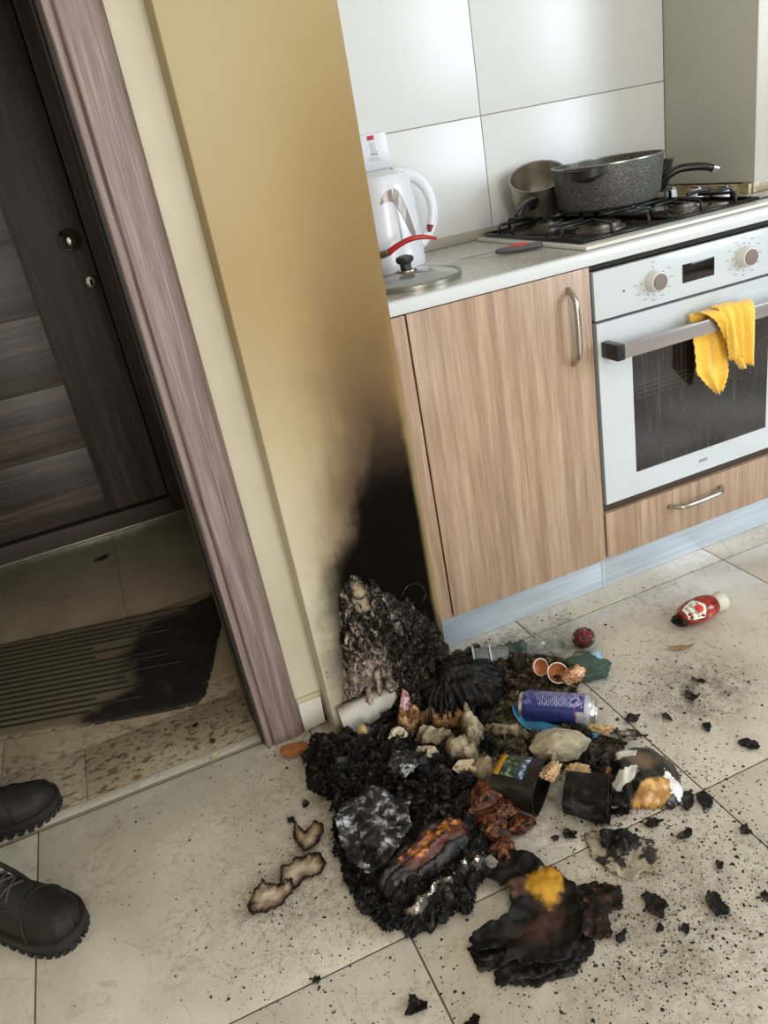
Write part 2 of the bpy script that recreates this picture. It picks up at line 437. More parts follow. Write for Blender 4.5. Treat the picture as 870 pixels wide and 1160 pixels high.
# ------------------------------------------------------------------ floor
floor = struct('floor')
bx('grout_bed', m_grout, floor, -1.9, 5.0, -4.0, 0.62, -0.04, -0.0012, 0)
S = 0.6; X1 = 0.182; YA = -0.042; g = 0.0016
for i in range(-4, 5):
    for j in range(-6, 2):
        x0, x1 = X1+i*S, X1+(i+1)*S; y0, y1 = YA+j*S, YA+(j+1)*S
        if x1 < -0.4 and y0 > -0.1: continue
        bx('floor_tile', m_tile, floor, max(x0, -1.6)+g, x1-g, y0+g, min(y1, 0.6)-g, -0.011, random.uniform(-0.0003, 0.0001), 0.0008)
# threshold strip, then the hall floor
bx('threshold_trim', Mat('worn_aluminium_trim', 0.4, 0.6, '#b5ab9a'), floor, -1.6, -0.37, -0.0385, -0.034, -0.01, 0.001, 0)
bx('threshold_tile', m_tile, floor, -1.6, -0.37, -0.0335, -0.002, -0.01, 0.0, 0.0005)
hx = -0.765
for j, (y0, y1) in enumerate(((0.0, 0.187), (0.187, 0.75), (0.75, 1.475))):
    for k in range(-3, 1):
        off = 0 if j != 1 else 0.26
        x0 = hx+k*0.6+off-(0.0 if j else 0.15); x1 = x0+0.6
        x1 = min(x1, -0.42); x0 = max(x0, -2.0)
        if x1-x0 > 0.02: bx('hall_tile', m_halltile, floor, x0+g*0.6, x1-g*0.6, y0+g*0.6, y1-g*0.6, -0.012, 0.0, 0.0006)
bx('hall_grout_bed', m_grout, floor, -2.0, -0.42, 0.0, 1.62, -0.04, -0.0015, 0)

# ------------------------------------------------------------------ walls
ww = struct('wall_back')
bx('wall_core', m_wgrout, ww, -0.08, 1.3, 0.5775, 0.70, 0, 2.6, 0)
WX, WZ = 0.5235, 1.1847
for x0, x1 in ((-0.07, WX), (WX, 1.1195)):
    for z0, z1 in ((0.9, WZ), (WZ, WZ+0.6), (WZ+0.6, 2.6)):
        bx('wall_tile', m_walltile, ww, x0+0.0012, x1-0.0012, 0.5692, 0.578, z0+0.0012, z1-0.0012, 0.0007)
sw = struct('wall_right')
m_side = Mat('pale_gloss_panel', 0.3, color='#b9b6aa')
bx('panel_board', m_side, sw, 1.12, 1.20, 0.225, 0.575, 0.906, 2.6, 0.0015)
m_stone = Mat('tan_marble', 0.25); v = m_stone.coord('World')
m_stone.base(m_stone.ramp(m_stone.noise(v, 28, 5, 0.6, 1.5), [(0.3, '#7d6848'), (0.5, '#a3916c'), (0.7, '#c5b89b')]))
bx('stone_footing', m_stone, sw, 1.121, 1.9, 0.228, 0.268, 0.879, 0.906, 0.001)
bx('wall_by_window', m_cream, sw, 1.24, 5.0, 0.27, 0.58, 0, 2.6, 0)
bx('wall_return', m_cream, sw, 5.0, 5.1, -4.0, 0.58, 0, 2.6, 0)
pil = struct('wall_pillar')
MB().box(-0.3685, -0.078, -0.12, 0.57, 0.0, 2.6).build('pillar', m_pillar, pil, bevel=0.004, seg=3)
lw = struct('wall_left')
bx('wall_panel', m_cream, lw, -0.45, -0.3685, -0.05, 0.12, 0, 2.6, 0)
bx('wall_beyond_door', m_cream, lw, -1.9, -1.40, -0.05, 0.12, 0, 2.6, 0)
bx('wall_over_door', m_cream, lw, -1.41, -0.449, -0.05, 0.12, 2.08, 2.6, 0)
bx('wall_far_left', m_cream, lw, -1.98, -1.9, -4.0, 0.12, 0, 2.6, 0)
hw_ = struct('wall_hall')
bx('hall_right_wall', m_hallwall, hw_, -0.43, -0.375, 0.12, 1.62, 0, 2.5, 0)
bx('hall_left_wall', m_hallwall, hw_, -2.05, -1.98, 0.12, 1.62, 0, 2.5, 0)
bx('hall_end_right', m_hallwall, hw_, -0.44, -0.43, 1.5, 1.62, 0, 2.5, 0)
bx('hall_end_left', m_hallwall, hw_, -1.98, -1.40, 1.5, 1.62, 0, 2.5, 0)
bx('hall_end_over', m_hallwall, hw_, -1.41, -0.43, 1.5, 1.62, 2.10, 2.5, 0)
ce = struct('ceiling')
bx('ceiling_slab', m_hallwall, ce, -2.05, -0.375, 0.1, 1.62, 2.5, 2.56, 0)
bx('ceiling_kitchen', Mat('white_ceiling_paint', 0.8, color='#dcd8cc'), ce, -2.0, 5.1, -4.0, 0.7, 2.6, 2.66, 0)

# skirting tiles
bs = struct('baseboard_left')
MB().prism([(-0.4285, 0.001), (-0.3775, 0.006), (-0.374, 0.078), (-0.4275, 0.078)], -0.062, -0.051).build('skirting_tile', Mat('white_skirting_tile', 0.3, color='#dad7cb'), bs, bevel=0.0015)
bx('skirting_mortar', Mat('cream_mortar', 0.8, color='#c9bd9d'), bs, -0.4285, -0.373, -0.058, -0.0505, 0.079, 0.088, 0.001)
bx('skirting_gap_shade', m_gap, bs, -0.3765, -0.3715, -0.0545, -0.0505, 0.004, 0.074, 0)  # dark strip painting the shadow between skirting and pillar side
M = Mat('scorched_white_skirting', 0.35); v = M.coord('World'); x, y, z = M.sep(v)
M.base(M.mix(M.smooth(M.math('ADD', z, M.math('MULTIPLY', M.noise(v, 30, 4), 0.05)), 0.095, 0.125, 0, 0.8), M.mix(M.smooth(M.noise(v, 12, 4), 0.55, 0.75, 0, 0.5), '#c9c5b9', '#8c8371'), '#7a604c'))
poly = [(-0.352, 0.008), (-0.30, 0.018), (-0.25, 0.03), (-0.228, 0.054), (-0.207, 0.078), (-0.214, 0.083), (-0.235, 0.075), (-0.243, 0.093), (-0.262, 0.100), (-0.285, 0.097), (-0.31, 0.092), (-0.335, 0.09), (-0.358, 0.085)]
sk = MB().prism(poly, -0.145, -0.134).build('broken_skirting_tile', M, None, bevel=0.0012)
tag(sk, 'scorched white skirting tile left at the foot of the smoke-stained pillar', 'skirting')

# ------------------------------------------------------------------ front door frame and hall door
fr = struct('door_1')
archi = MB().prism([(-0.519, -0.0505), (-0.519, -0.064), (-0.516, -0.067), (-0.508, -0.067), (-0.505, -0.064), (-0.5035, -0.060), (-0.502, -0.064), (-0.499, -0.0665), (-0.445, -0.0665), (-0.438, -0.065), (-0.432, -0.060), (-0.429, -0.0505)], 0.0, 2.14, 'xy')
archi.build('architrave', m_archi, fr, smooth='auto')
MB().prism([(-1.33, -0.0505), (-1.33, -0.067), (-1.42, -0.067), (-1.42, -0.0505)], 0.0, 2.14, 'xy').build('architrave', m_archi, fr)
bx('architrave', m_archi, fr, -1.33, -0.519, -0.067, -0.0505, 2.05, 2.14)
bx('door_jamb', m_jamb, fr, -0.523, -0.4505, -0.050, 0.05, 0.0, 2.05, 0.001)
bx('door_stop', wood('dark_foil_edge', ('#2a211d', '#40342e', '#52453e'), 55, 0.7), fr, -0.5275, -0.4505, 0.05, 0.119, 0.0, 2.05, 0.002)
bx('door_seal', m_seal, fr, -0.5255, -0.523, -0.046, 0.049, 0.0, 2.05, 0)
bx('door_jamb', m_jamb, fr, -1.399, -1.33, -0.050, 0.119, 0.0, 2.05, 0.001)
bx('door_head', m_jamb, fr, -1.33, -0.523, -0.050, 0.119, 2.05, 2.079, 0.001)
0 and bx('strike_plate', m_chrome, fr, -0.5262, -0.5255, -0.03, 0.0, 0.93, 1.08, 0)

hd = struct('door_2')
leaf = bx('door_leaf', m_dark, hd, -1.35, -0.520, 1.507, 1.545, 0.075, 2.05, 0.002)
bx('door_stile', m_dark, hd, -0.745, -0.522, 1.500, 1.508, 0.078, 2.045, 0.0015)
bx('door_stile', m_dark, hd, -1.348, -1.23, 1.500, 1.508, 0.078, 2.045, 0.0015)
z = 0.078
for k in range(8):
    h = (0.27, 0.24, 0.25, 0.24, 0.25, 0.24, 0.25, 0.222)[k]
    bx('door_board', m_darkh, hd, -1.228, -0.7475, 1.501, 1.508, z+0.001, z+h-0.001, 0.001); z += h
bx('door_jamb', m_dark, hd, -0.516, -0.440, 1.49, 1.60, 0.0, 2.10, 0.002)
bx('door_architrave', m_dark, hd, -0.50, -0.432, 1.478, 1.49, 0.0, 2.15, 0.002)
bx('door_jamb', m_dark, hd, -1.42, -1.352, 1.49, 1.60, 0.0, 2.10, 0.002)
bx('door_head', m_dark, hd, -1.352, -0.516, 1.49, 1.60, 2.052, 2.10, 0.002)
bx('door_light_blocker', m_gap, hd, -1.42, -0.44, 1.59, 1.60, 0.0, 2.10, 0)  # added dark panel behind the leaf, stops light leaking through the door gap
bx('door_sill', Mat('brown_door_sill', 0.6, color='#4e4238'), hd, -1.36, -0.516, 1.483, 1.56, 0.0, 0.068, 0.003)
bx('sill_trim', Mat('pale_metal_trim', 0.3, 0.5, '#b8b0a0'), hd, -1.6, -0.474, 1.470, 1.486, 0.0, 0.006, 0.001)
kn = MB().lathe([(0.0, 0), (0.036, 0), (0.038, -0.004), (0.034, -0.008), (0.014, -0.012), (0.011, -0.026), (0.016, -0.036), (0.024, -0.042), (0.026, -0.05), (0.02, -0.058), (0.0, -0.06)], (-0.574, 1.5, 1.05), 28, 'y').build('door_knob', m_chrome, hd, smooth=True)
tag(kn, 'round chrome knob')
kh = MB().lathe([(0.0, 0), (0.023, 0), (0.024, -0.004), (0.02, -0.007), (0.0, -0.0075)], (-0.549, 1.5, 0.905), 24, 'y').build('keyhole_rose', m_steel, hd, smooth=True)
MB().box(-0.553, -0.545, 1.490, 1.4935, 0.892, 0.915).build('keyhole', m_gap, kh)

# ------------------------------------------------------------------ doormat
mat_o = thing('doormat', (-0.83, 0.5, 0), 'long dark ribbed doormat with rounded curled corners lying in the hall', 'doormat')
mp = [(-1.45, 0.92), (-1.143, 0.85), (-0.9, 0.785), (-0.75, 0.745), (-0.618, 0.712), (-0.53, 0.672), (-0.502, 0.668), (-0.496, 0.62), (-0.508, 0.54), (-0.54, 0.44), (-0.575, 0.32), (-0.61, 0.22), (-0.642, 0.187), (-0.70, 0.203), (-0.902, 0.268), (-1.116, 0.344), (-1.45, 0.45)]
M = Mat('dusty_dark_rubber', 0.75); v = M.coord('World'); x, y, z = M.sep(v)
e = M.math('ADD', x, M.math('MULTIPLY', M.math('SUBTRACT', M.noise(v, 6, 4), 0.5), 0.5))
e = M.math('ADD', e, M.math('MULTIPLY', y, -0.55))
c = M.mix(M.smooth(e, -0.98, -1.10), M.ramp(M.noise(v, 25, 5, 0.65), [(0.35, '#15110e'), (0.6, '#2b2620'), (0.75, '#4c4438')]), '#82765f')
M.base(c); m_mat = M
def mh(x, y, d):
    b = 0.006 if d > 0.006 else 0.003
    curl = 0.0
    q = math.hypot(x+0.50, y-0.66)
    if q < 0.12: curl = 0.03*(1-q/0.12)**2
    return b+curl+0.0006*noise.noise(Vector((x*30, y*30, 0)))
sheet(MB(), mp, 0.012, mh, 0.001, 3).build('mat_sheet', m_mat, mat_o, smooth=True, solid=0.004)
rb = MB()
for k in range(17):
    t = k/17.0
    a = Vector((-1.45, 0.905-t*0.43, 0.008)); L = 0.93-0.18*abs(math.sin(k*1.9))-0.35*max(0, t-0.4)
    if k in (4, 5, 6): L *= 0.8
    d = Vector((0.943, -0.28-0.03*t, 0)).normalized()
    nrm = Vector((-d.y, d.x, 0))*0.0038; b = a+d*L
    rb.add([a-nrm, b-nrm, b+nrm, a+nrm, a-nrm*0.5+Vector((0, 0, 0.003)), b-nrm*0.5+Vector((0, 0, 0.003)), b+nrm*0.5+Vector((0, 0, 0.003)), a+nrm*0.5+Vector((0, 0, 0.003))],
           [(0, 1, 5, 4), (1, 2, 6, 5), (2, 3, 7, 6), (3, 0, 4, 7), (4, 5, 6, 7)])
o = rb.build('ribs', Mat('black_rubber', 0.7, color='#1c1814'), mat_o); o['kind'] = 'stuff'

# ------------------------------------------------------------------ kitchen units
W0 = 0.4413; OX = 0.4470; ZP = 0.106; HD = 0.8464
def bow_handle(name, parent, a, b, out, mat, fl=0.006):
    a = Vector(a); b = Vector(b); d = (b-a); o = Vector(out); n = d.normalized()
    P = [a, a+o*0.75+d*0.10, a+o*1.0+d*0.2, a+o*1.06+d*0.5, b+o*1.0-d*0.2, b+o*0.75-d*0.10, b]
    return MB().tube(P, [fl*1.0, fl*1.05, fl*1.1, fl*1.15, fl*1.1, fl*1.05, fl*1.0], 12, 5).build(name, mat, parent, smooth=True)

cu = thing('base_cabinet', (0.22, 0.28, 0), 'walnut-look base cabinet with one tall door, between the burnt pillar and the oven', 'cabinet')
bx('carcass', Mat('cabinet_carcass', 0.6, color='#4c3d33'), cu, -0.07, W0+0.002, 0.022, 0.56, ZP+0.002, HD, 0.001)
bx('filler_panel', m_cab, cu, -0.074, -0.0035, 0.002, 0.020, ZP, HD-0.001, 0.0008)
dr = bx('door', m_cab, cu, 0.0, W0, 0.0, 0.018, ZP, HD, 0.0012)
bow_handle('handle', dr, (0.385, 0.0, 0.812), (0.385, 0.0, 0.642), (0, -0.028, 0), m_steel, 0.0062)

ou = thing('oven_housing', (OX+0.2975, 0.28, 0), 'walnut-look housing under the oven with one shallow drawer', 'cabinet')
m_rec = Mat('oven_recess', 0.7, color='#1a1411')
bx('carcass_side', m_rec, ou, OX-0.0025, OX+0.0005, 0.03, 0.56, ZP+0.002, HD-0.002, 0)
bx('carcass_side', m_rec, ou, OX+0.5975, OX+0.6005, 0.03, 0.56, ZP+0.002, HD-0.002, 0)
bx('carcass_floor', m_rec, ou, OX+0.001, OX+0.597, 0.03, 0.56, ZP+0.002, 0.25, 0)
bx('carcass_top', m_rec, ou, OX+0.001, OX+0.597, 0.014, 0.56, 0.835, HD-0.001, 0)
bx('rail', Mat('brown_rail', 0.6, color='#43342a'), ou, OX, OX+0.598, 0.012, 0.03, 0.236, 0.262, 0.001)
dw = bx('drawer', m_cab, ou, OX+0.001, OX+0.597, 0.0, 0.018, ZP+0.001, 0.2362, 0.0012)
bow_handle('handle', dw, (0.640, 0.0, 0.193), (0.812, 0.0, 0.196), (0, -0.028, 0), m_steel, 0.006)
bx('side_panel', m_cab, ou, OX+0.601, OX+0.675, 0.0, 0.56, ZP, HD, 0.001)

M = Mat('brushed_aluminium_plinth', 0.33, 0.45); v = M.coord('World')
M.base(M.ramp(M.noise(M.mapv(v, (3, 3, 90)), 1, 3), [(0.3, '#b4c3d0'), (0.7, '#cfdae3')]))
nu = thing('base_cabinet', (1.36, 0.14, 0), 'walnut-look base cabinet to the right of the oven housing', 'cabinet')
bx('carcass', bpy.data.materials['cabinet_carcass'], nu, 1.1245, 1.598, 0.022, 0.225, ZP+0.002, HD, 0.001)
bow_handle('handle', bx('door', m_cab, nu, 1.126, 1.597, 0.0, 0.018, ZP, HD, 0.0012), (1.18, 0.0, 0.812), (1.18, 0.0, 0.642), (0, -0.028, 0), m_steel, 0.0062)
pl = thing('plinth', (0.5, 0.04, 0), 'brushed metal plinth strip along the floor below the cabinet and oven', 'plinth')
bx('plinth_strip', M, pl, -0.068, 0.4560, 0.0355, 0.052, 0.0012, ZP+0.006, 0.0008)
bx('plinth_strip', M, pl, 0.4568, 1.598, 0.0362, 0.052, 0.0012, ZP+0.006, 0.0008)
bx('joint_cover', M, pl, 0.449, 0.458, 0.0345, 0.0358, 0.0014, ZP+0.005, 0.0005)

# worktop
M = Mat('speckled_pale_worktop', 0.25); v = M.coord('World')
c = M.ramp(M.noise(v, 160, 3, 0.7), [(0.3, '#9d9a90'), (0.5, '#b7b4aa'), (0.7, '#cfccc4')])
c = M.mix(M.math('MULTIPLY', M.smooth(M.noise(v, 11, 5, 0.7), 0.52, 0.7), 0.4), c, '#857a66')
M.base(c)
wt = thing('worktop', (0.5, 0.28, 0.86), 'pale speckled laminate worktop with white front edge and grey upstand', 'worktop')
prof = [(0.0, 0.8478), (0.0, 0.870), (0.003, 0.876), (0.009, 0.878), (0.5692, 0.878), (0.5692, 0.8478)]
mb = MB(); n = len(prof)
mb.add([(-0.0775, y, z) for y, z in prof]+[(1.6, y, z) for y, z in prof], [tuple(range(n)), tuple(range(2*n-1, n-1, -1))]+[(i, (i+1) % n, (i+1) % n+n, i+n) for i in range(n)])
top = MB().box(-0.0775, 1.6, 0.009, 0.2275, 0.8481, 0.878).box(-0.0775, 1.1195, 0.2275, 0.5692, 0.8481, 0.878).build('worktop_board', M, wt)
n = 7
ep = [(0.0085, 0.8478), (-0.0005, 0.849), (-0.002, 0.853), (-0.002, 0.870), (0.0005, 0.8755), (0.005, 0.878), (0.0085, 0.8783)]
mb = MB()
mb.add([(-0.0775, y, z) for y, z in ep]+[(1.6, y, z) for y, z in ep], [tuple(range(n)), tuple(range(2*n-1, n-1, -1))]+[(i, (i+1) % n, (i+1) % n+n, i+n) for i in range(n)])
mb.build('front_edge', Mat('white_gloss_edge', 0.22, color='#cdd0d2'), wt, smooth='auto')
bx('upstand', Mat('grey_upstand', 0.4, color='#a09a8c'), wt, -0.077, 1.1195, 0.553, 0.5688, 0.8783, 0.9035, 0.003)
bx('side_upstand', m_stone, wt, 1.108, 1.1195, 0.232, 0.5525, 0.8783, 0.903, 0.002)

# ------------------------------------------------------------------ white window frame standing on the stone footing
wf = struct('window_1')
bx('window_frame', m_white, wf, 1.1215, 1.140, 0.2285, 0.26, 0.907, 2.3, 0.001)
bx('window_frame_gap', m_gap, wf, 1.1405, 1.1425, 0.236, 0.25, 0.907, 2.3, 0)
bx('window_sash', m_white, wf, 1.143, 1.23, 0.232, 0.262, 0.915, 2.3, 0.001)

# ------------------------------------------------------------------ oven
ov = thing('oven', (OX+0.2975, 0.27, 0.26), 'built-in oven with white glass front, two knobs and dirty dark window', 'oven')
ox0, ox1 = OX+0.0015, OX+0.596
bx('body', m_blackm, ov, OX+0.006, OX+0.592, 0.012, 0.54, 0.2645, 0.832, 0.001)
pan = bx('control_panel', m_white, ov, ox0, ox1, -0.004, 0.012, 0.7245, 0.8328, 0.0015)
bx('display', Mat('dark_display', 0.08, color='#1b1412'), pan, 0.7445-0.055, 0.7445+0.036, -0.0052, -0.0035, 0.757, 0.799, 0.0003)
m_knobrim = Mat('pale_knob_rim', 0.3, color='#d8d6d0'); m_knobcap = Mat('satin_brown_knob_cap', 0.3, 0.6, '#8e8178'); m_print = Mat('grey_print', 0.5, color='#6c6a68')
for kx in (0.608, 0.868):
    kz = 0.7805
    k = MB().lathe([(0.0, -0.0045), (0.025, -0.0045), (0.0245, -0.009), (0.0215, -0.026), (0.0195, -0.028), (0, -0.028)], (kx, 0, kz), 32, 'y').build('knob', m_knobrim, pan, smooth='auto')
    MB().lathe([(0.0, -0.028), (0.0185, -0.028), (0.018, -0.0305), (0, -0.031)], (kx, 0, kz), 32, 'y').build('knob_cap', m_knobcap, k, smooth='auto')
    mk = MB()
    for a in range(0, 360, 30):
        if kx < 0.7 and 30 < a < 180 and a != 90: continue
        r = 0.0315; A = math.radians(a)
        mk.lathe([(0, -0.0046), (0.0017, -0.0046), (0, -0.0049)], (kx+r*math.cos(A), 0, kz+r*math.sin(A)), 8, 'y')
        r = 0.050
        X_, Z_ = kx+r*math.cos(A), kz+r*math.sin(A)*0.85
        mk.box(X_-0.005, X_+0.005, -0.0046, -0.0041, Z_-0.0006, Z_+0.0006)
    mk.lathe([(0, -0.0046), (0.0026, -0.0046), (0, -0.005)], (0.527, 0, 0.7765), 10, 'y')
    mk.build('printed_marks', m_print, pan, kind='stuff')
# door: white glass frame around a dark window
z0, z1 = 0.264, 0.7185; wx0, wx1, wz0, wz1 = OX+0.0935, OX+0.596-0.092, 0.3245, 0.628
od = MB()
od.add([(ox0, -0.006, z0), (ox1, -0.006, z0), (ox1, -0.006, z1), (ox0, -0.006, z1), (wx0, -0.006, wz0), (wx1, -0.006, wz0), (wx1, -0.006, wz1), (wx0, -0.006, wz1),
        (ox0, 0.010, z0), (ox1, 0.010, z0), (ox1, 0.010, z1), (ox0, 0.010, z1), (wx0, 0.010, wz0), (wx1, 0.010, wz0), (wx1, 0.010, wz1), (wx0, 0.010, wz1)],
       [(0, 1, 5, 4), (1, 2, 6, 5), (2, 3, 7, 6), (3, 0, 4, 7), (8, 12, 13, 9), (9, 13, 14, 10), (10, 14, 15, 11), (11, 15, 12, 8), (0, 8, 9, 1), (1, 9, 10, 2), (2, 10, 11, 3), (3, 11, 8, 0), (4, 5, 13, 12), (5, 6, 14, 13), (6, 7, 15, 14), (7, 4, 12, 15)])
door = od.build('oven_door', m_white, ov)
M = Mat('dirty_dark_glass', 0.12); v = M.coord('World')
dr_ = M.smooth(M.noise(M.mapv(v, (70, 1, 3)), 1, 4, 0.7), 0.52, 0.75)
spot = M.smooth(M.noise(v, 230, 2, 0.5), 0.68, 0.74)
c = M.mix(M.math('MULTIPLY', dr_, 0.5), '#221d1a', '#6a645d'); c = M.mix(M.math('MULTIPLY', spot, 0.6), c, '#9a958d')
M.base(c); M.rough(M.math('ADD', M.math('MULTIPLY', dr_, 0.4), 0.1))
bx('door_glass', M, door, wx0+0.0003, wx1-0.0003, -0.0052, 0.004, wz0+0.0003, wz1-0.0003, 0)
rk = MB()
m_rack = Mat('dull_rack_wire', 0.5, 0.3, '#6b5a4b')
for k in range(4): rk.box(wx0+0.004, wx0+0.16, -0.0060, -0.0054, 0.515+k*0.011, 0.5158+k*0.011)
rk.build('rack_lines', m_rack, door, kind='stuff')
bd = bx('badge', m_print, door, 0.7345, 0.7605, -0.0068, -0.006, 0.2905, 0.2975, 0.0003)
mk = MB()
for k in range(6): mk.box(0.7362+k*0.0039, 0.7388+k*0.0039, -0.0071, -0.0068, 0.2928, 0.2955)
mk.build('badge_lettering', Mat('pale_lettering', 0.5, color='#c9c7c2'), bd, kind='stuff')
bar = bx('handle_bar', Mat('satin_handle', 0.3, 0.7, '#a39c98'), ov, 0.478, 1.012, -0.064, -0.050, 0.6415, 0.675, 0.002)
bx('handle_end', m_black, ov, 0.4575, 0.4785, -0.0655, -0.0062, 0.6405, 0.6765, 0.0015)
bx('handle_end', m_black, ov, 1.0115, 1.0325, -0.0655, -0.0062, 0.6405, 0.6765, 0.0015)

# yellow cloth over the handle bar
m_cloth = Mat('yellow_microfibre', 0.9); v = m_cloth.coord('World')
m_cloth.base(m_cloth.ramp(m_cloth.noise(v, 220, 3, 0.7), [(0.3, '#edb033'), (0.7, '#fbd35c')])); m_cloth.bump(m_cloth.noise(v, 500, 2), 0.5, 0.001)
m_cloth.b.inputs['Sheen Weight'].default_value = 0.4
cb = MB()
def clothgrid(us, path, w0, w1, foldamp, seed, zig=0.003):
    """us across, path = list of (y, z) down; w0/w1 = x range at the top/bottom as functions of t"""
    nu, nv = us, len(path); vs = []; fs = []
    for j, (py, pz) in enumerate(path):
        t = j/(nv-1)
        for i in range(nu):
            s = i/(nu-1); xa, xb = w0(t), w1(t)
            x = xa+(xb-xa)*s
            fold = foldamp*math.sin(s*PI*3.2+seed+t*0.8)*min(1, 0.25+t*1.1)
            zz = pz
            if j == nv-1: zz += zig*(1 if i % 2 else -1)
            if i in (0, nu-1): x += 0.0015*(1 if j % 2 else -1)
            vs.append((x, py-abs(fold)*0.5+fold, zz-0.3*foldamp*math.sin(s*5+seed)*t))
    for j in range(nv-1):
        for i in range(nu-1):
            a = j*nu+i; fs.append((a, a+1, a+nu+1, a+nu))
    cb.add(vs, fs)
def lerp_path(pts, n):
    out = []
    for k in range(n):
        t = k/(n-1)*(len(pts)-1); i = min(int(t), len(pts)-2); f = t-i
        out.append((pts[i][0]*(1-f)+pts[i+1][0]*f, pts[i][1]*(1-f)+pts[i+1][1]*f))
    return out
# back flap: hangs between bar and door, pointed
clothgrid(22, lerp_path([(-0.028, 0.688), (-0.035, 0.66), (-0.045, 0.60), (-0.050, 0.55), (-0.052, 0.515), (-0.052, 0.487)], 26),
          lambda t: 0.688+0.004*t if t < 0.6 else 0.690+0.055*((t-0.6)/0.4), lambda t: 0.775 if t < 0.7 else 0.775-0.018*((t-0.7)/0.3), 0.006, 0.4)
# front flap: over the top of the bar and down the front, right part
clothgrid(30, lerp_path([(-0.030, 0.686), (-0.045, 0.693), (-0.066, 0.690), (-0.074, 0.672), (-0.075, 0.64), (-0.074, 0.60), (-0.072, 0.565), (-0.071, 0.54)], 34),
          lambda t: 0.700 + max(0, t-0.25)*0.085/0.75*(1.15), lambda t: 0.838-0.004*t, 0.009, 2.2)
# folded-over upper layer
clothgrid(16, lerp_path([(-0.050, 0.700), (-0.072, 0.697), (-0.082, 0.675), (-0.084, 0.64), (-0.083, 0.60), (-0.080, 0.572)], 24),
          lambda t: 0.725+0.035*t, lambda t: 0.778+0.012*t, 0.007, 1.0)
cl = cb.build('microfibre_cloth', m_cloth, None, smooth=True, solid=0.0022)
tag(cl, 'yellow microfibre cloth with zigzag edge hanging over the oven handle', 'cloth')

# ------------------------------------------------------------------ hob
hb = thing('gas_hob', (0.74, 0.28, 0.878), 'white-framed gas hob with black pan supports set in the worktop', 'hob')
hx0, hx1, hy0, hy1 = 0.450, 1.03, 0.018, 0.535
bx('hob_frame', Mat('white_enamel', 0.25, color='#d6d6d0'), hb, hx0, hx1, hy0, hy1, 0.8785, 0.8865, 0.0025)
M = Mat('greasy_dark_glass', 0.1); v = M.coord('World')
M.base(M.mix(M.smooth(M.noise(v, 30, 5, 0.7), 0.5, 0.7, 0, 0.6), '#2a2826', '#8b857a'))
bx('hob_glass', M, hb, hx0+0.022, hx1-0.012, hy0+0.048, hy1-0.012, 0.8867, 0.8905, 0.001)
for (bx_, by_, r) in ((0.60, 0.175, 0.047), (0.60, 0.40, 0.036), (0.845, 0.175, 0.030), (0.845, 0.40, 0.042)):
    b = MB().lathe([(0, 0), (r*1.25, 0), (r*1.25, 0.004), (r, 0.006), (r, 0.014), (0, 0.014)], (bx_, by_, 0.8907), 32).build('burner', Mat('dull_burner_metal', 0.4, 0.8, '#8b857c'), hb, smooth='auto')
    MB().lathe([(0, 0.0142), (r*0.85, 0.0142), (r*0.8, 0.020), (0, 0.0205)], (bx_, by_, 0.8907), 32).build('burner_cap', m_blackm, b, smooth='auto')
for gx0, gx1 in ((0.47, 0.722), (0.728, 0.965)):
    gm = MB(); zt_ = 0.919; zb = 0.8935; r = 0.0042
    gy0, gy1 = 0.055, 0.515
    gm.tube([(gx0, gy0, zb), (gx1, gy0, zb), (gx1, gy1, zb), (gx0, gy1, zb), (gx0, gy0, zb)], r, 6, 1)
    cxm = (gx0+gx1)/2
    for yy in (0.175, 0.40):
        for sx, e in ((gx0, 1), (gx1, -1)):
            for dy in (-0.035, 0.035):
                gm.tube([(sx, yy+dy, zb), (sx, yy+dy, zt_-0.006), (sx+e*0.006, yy+dy, zt_), (cxm-e*0.03, yy+dy*0.6, zt_)], r, 6, 1)
    for yy, e in ((gy0, 1), (gy1, -1)):
        for dx in (-0.05, 0.05):
            gm.tube([(cxm+dx, yy, zb), (cxm+dx, yy, zt_-0.006), (cxm+dx, yy+e*0.006, zt_), (cxm+dx*0.6, yy+e*0.10, zt_)], r, 6, 1)
    gm.build('pan_support', m_blackm, hb, smooth=True)
for ky in (0.50, 0.40, 0.30, 0.20):
    k = MB().lathe([(0, 0), (0.019, 0), (0.0175, 0.012), (0.015, 0.022), (0, 0.023)], (0.995, ky, 0.8907), 24).build('hob_knob', m_whiteplastic if ky > 0.25 else m_whiteplastic, hb, smooth='auto')
    MB().box(0.9925, 0.9975, ky-0.014, ky+0.014, 0.9138, 0.9175).build('knob_grip', m_steel, k, bevel=0.001)

# ------------------------------------------------------------------ pans
M = m_pot = Mat('speckled_grey_nonstick', 0.42); v = M.coord('World')
c = M.ramp(M.noise(v, 260, 3, 0.8), [(0.42, '#363633'), (0.58, '#5b5b57'), (0.7, '#9d9c96')]); M.base(c)
m_rim = Mat('worn_rim_metal', 0.3, 0.8, '#9a968e')
pz = 0.9235
pt = thing('casserole_pan', (0.718, 0.30, pz), 'big deep dark speckled pan with long handle, in front of the steel saucepan', 'pan')
pc = (0.718, 0.30, pz)
R1, R0, H = 0.137, 0.121, 0.106
MB().lathe([(0, 0), (R0-0.012, 0), (R0, 0.006), (R0+0.006, 0.02), (R1, H), (R1-0.003, H), (R0+0.002, 0.022), (R0-0.006, 0.008), (0, 0.006)], pc, 56).build('pan_body', m_pot, pt, smooth='auto')
MB().lathe([(R1-0.0035, H-0.001), (R1-0.0035, H+0.002), (R1+0.0012, H+0.002), (R1+0.0012, H-0.001)], pc, 56, close=True).build('pan_rim', m_rim, pt, smooth='auto')
def polar(c, r, a, z): a = math.radians(a); return (c[0]+r*math.cos(a), c[1]+r*math.sin(a), c[2]+z)
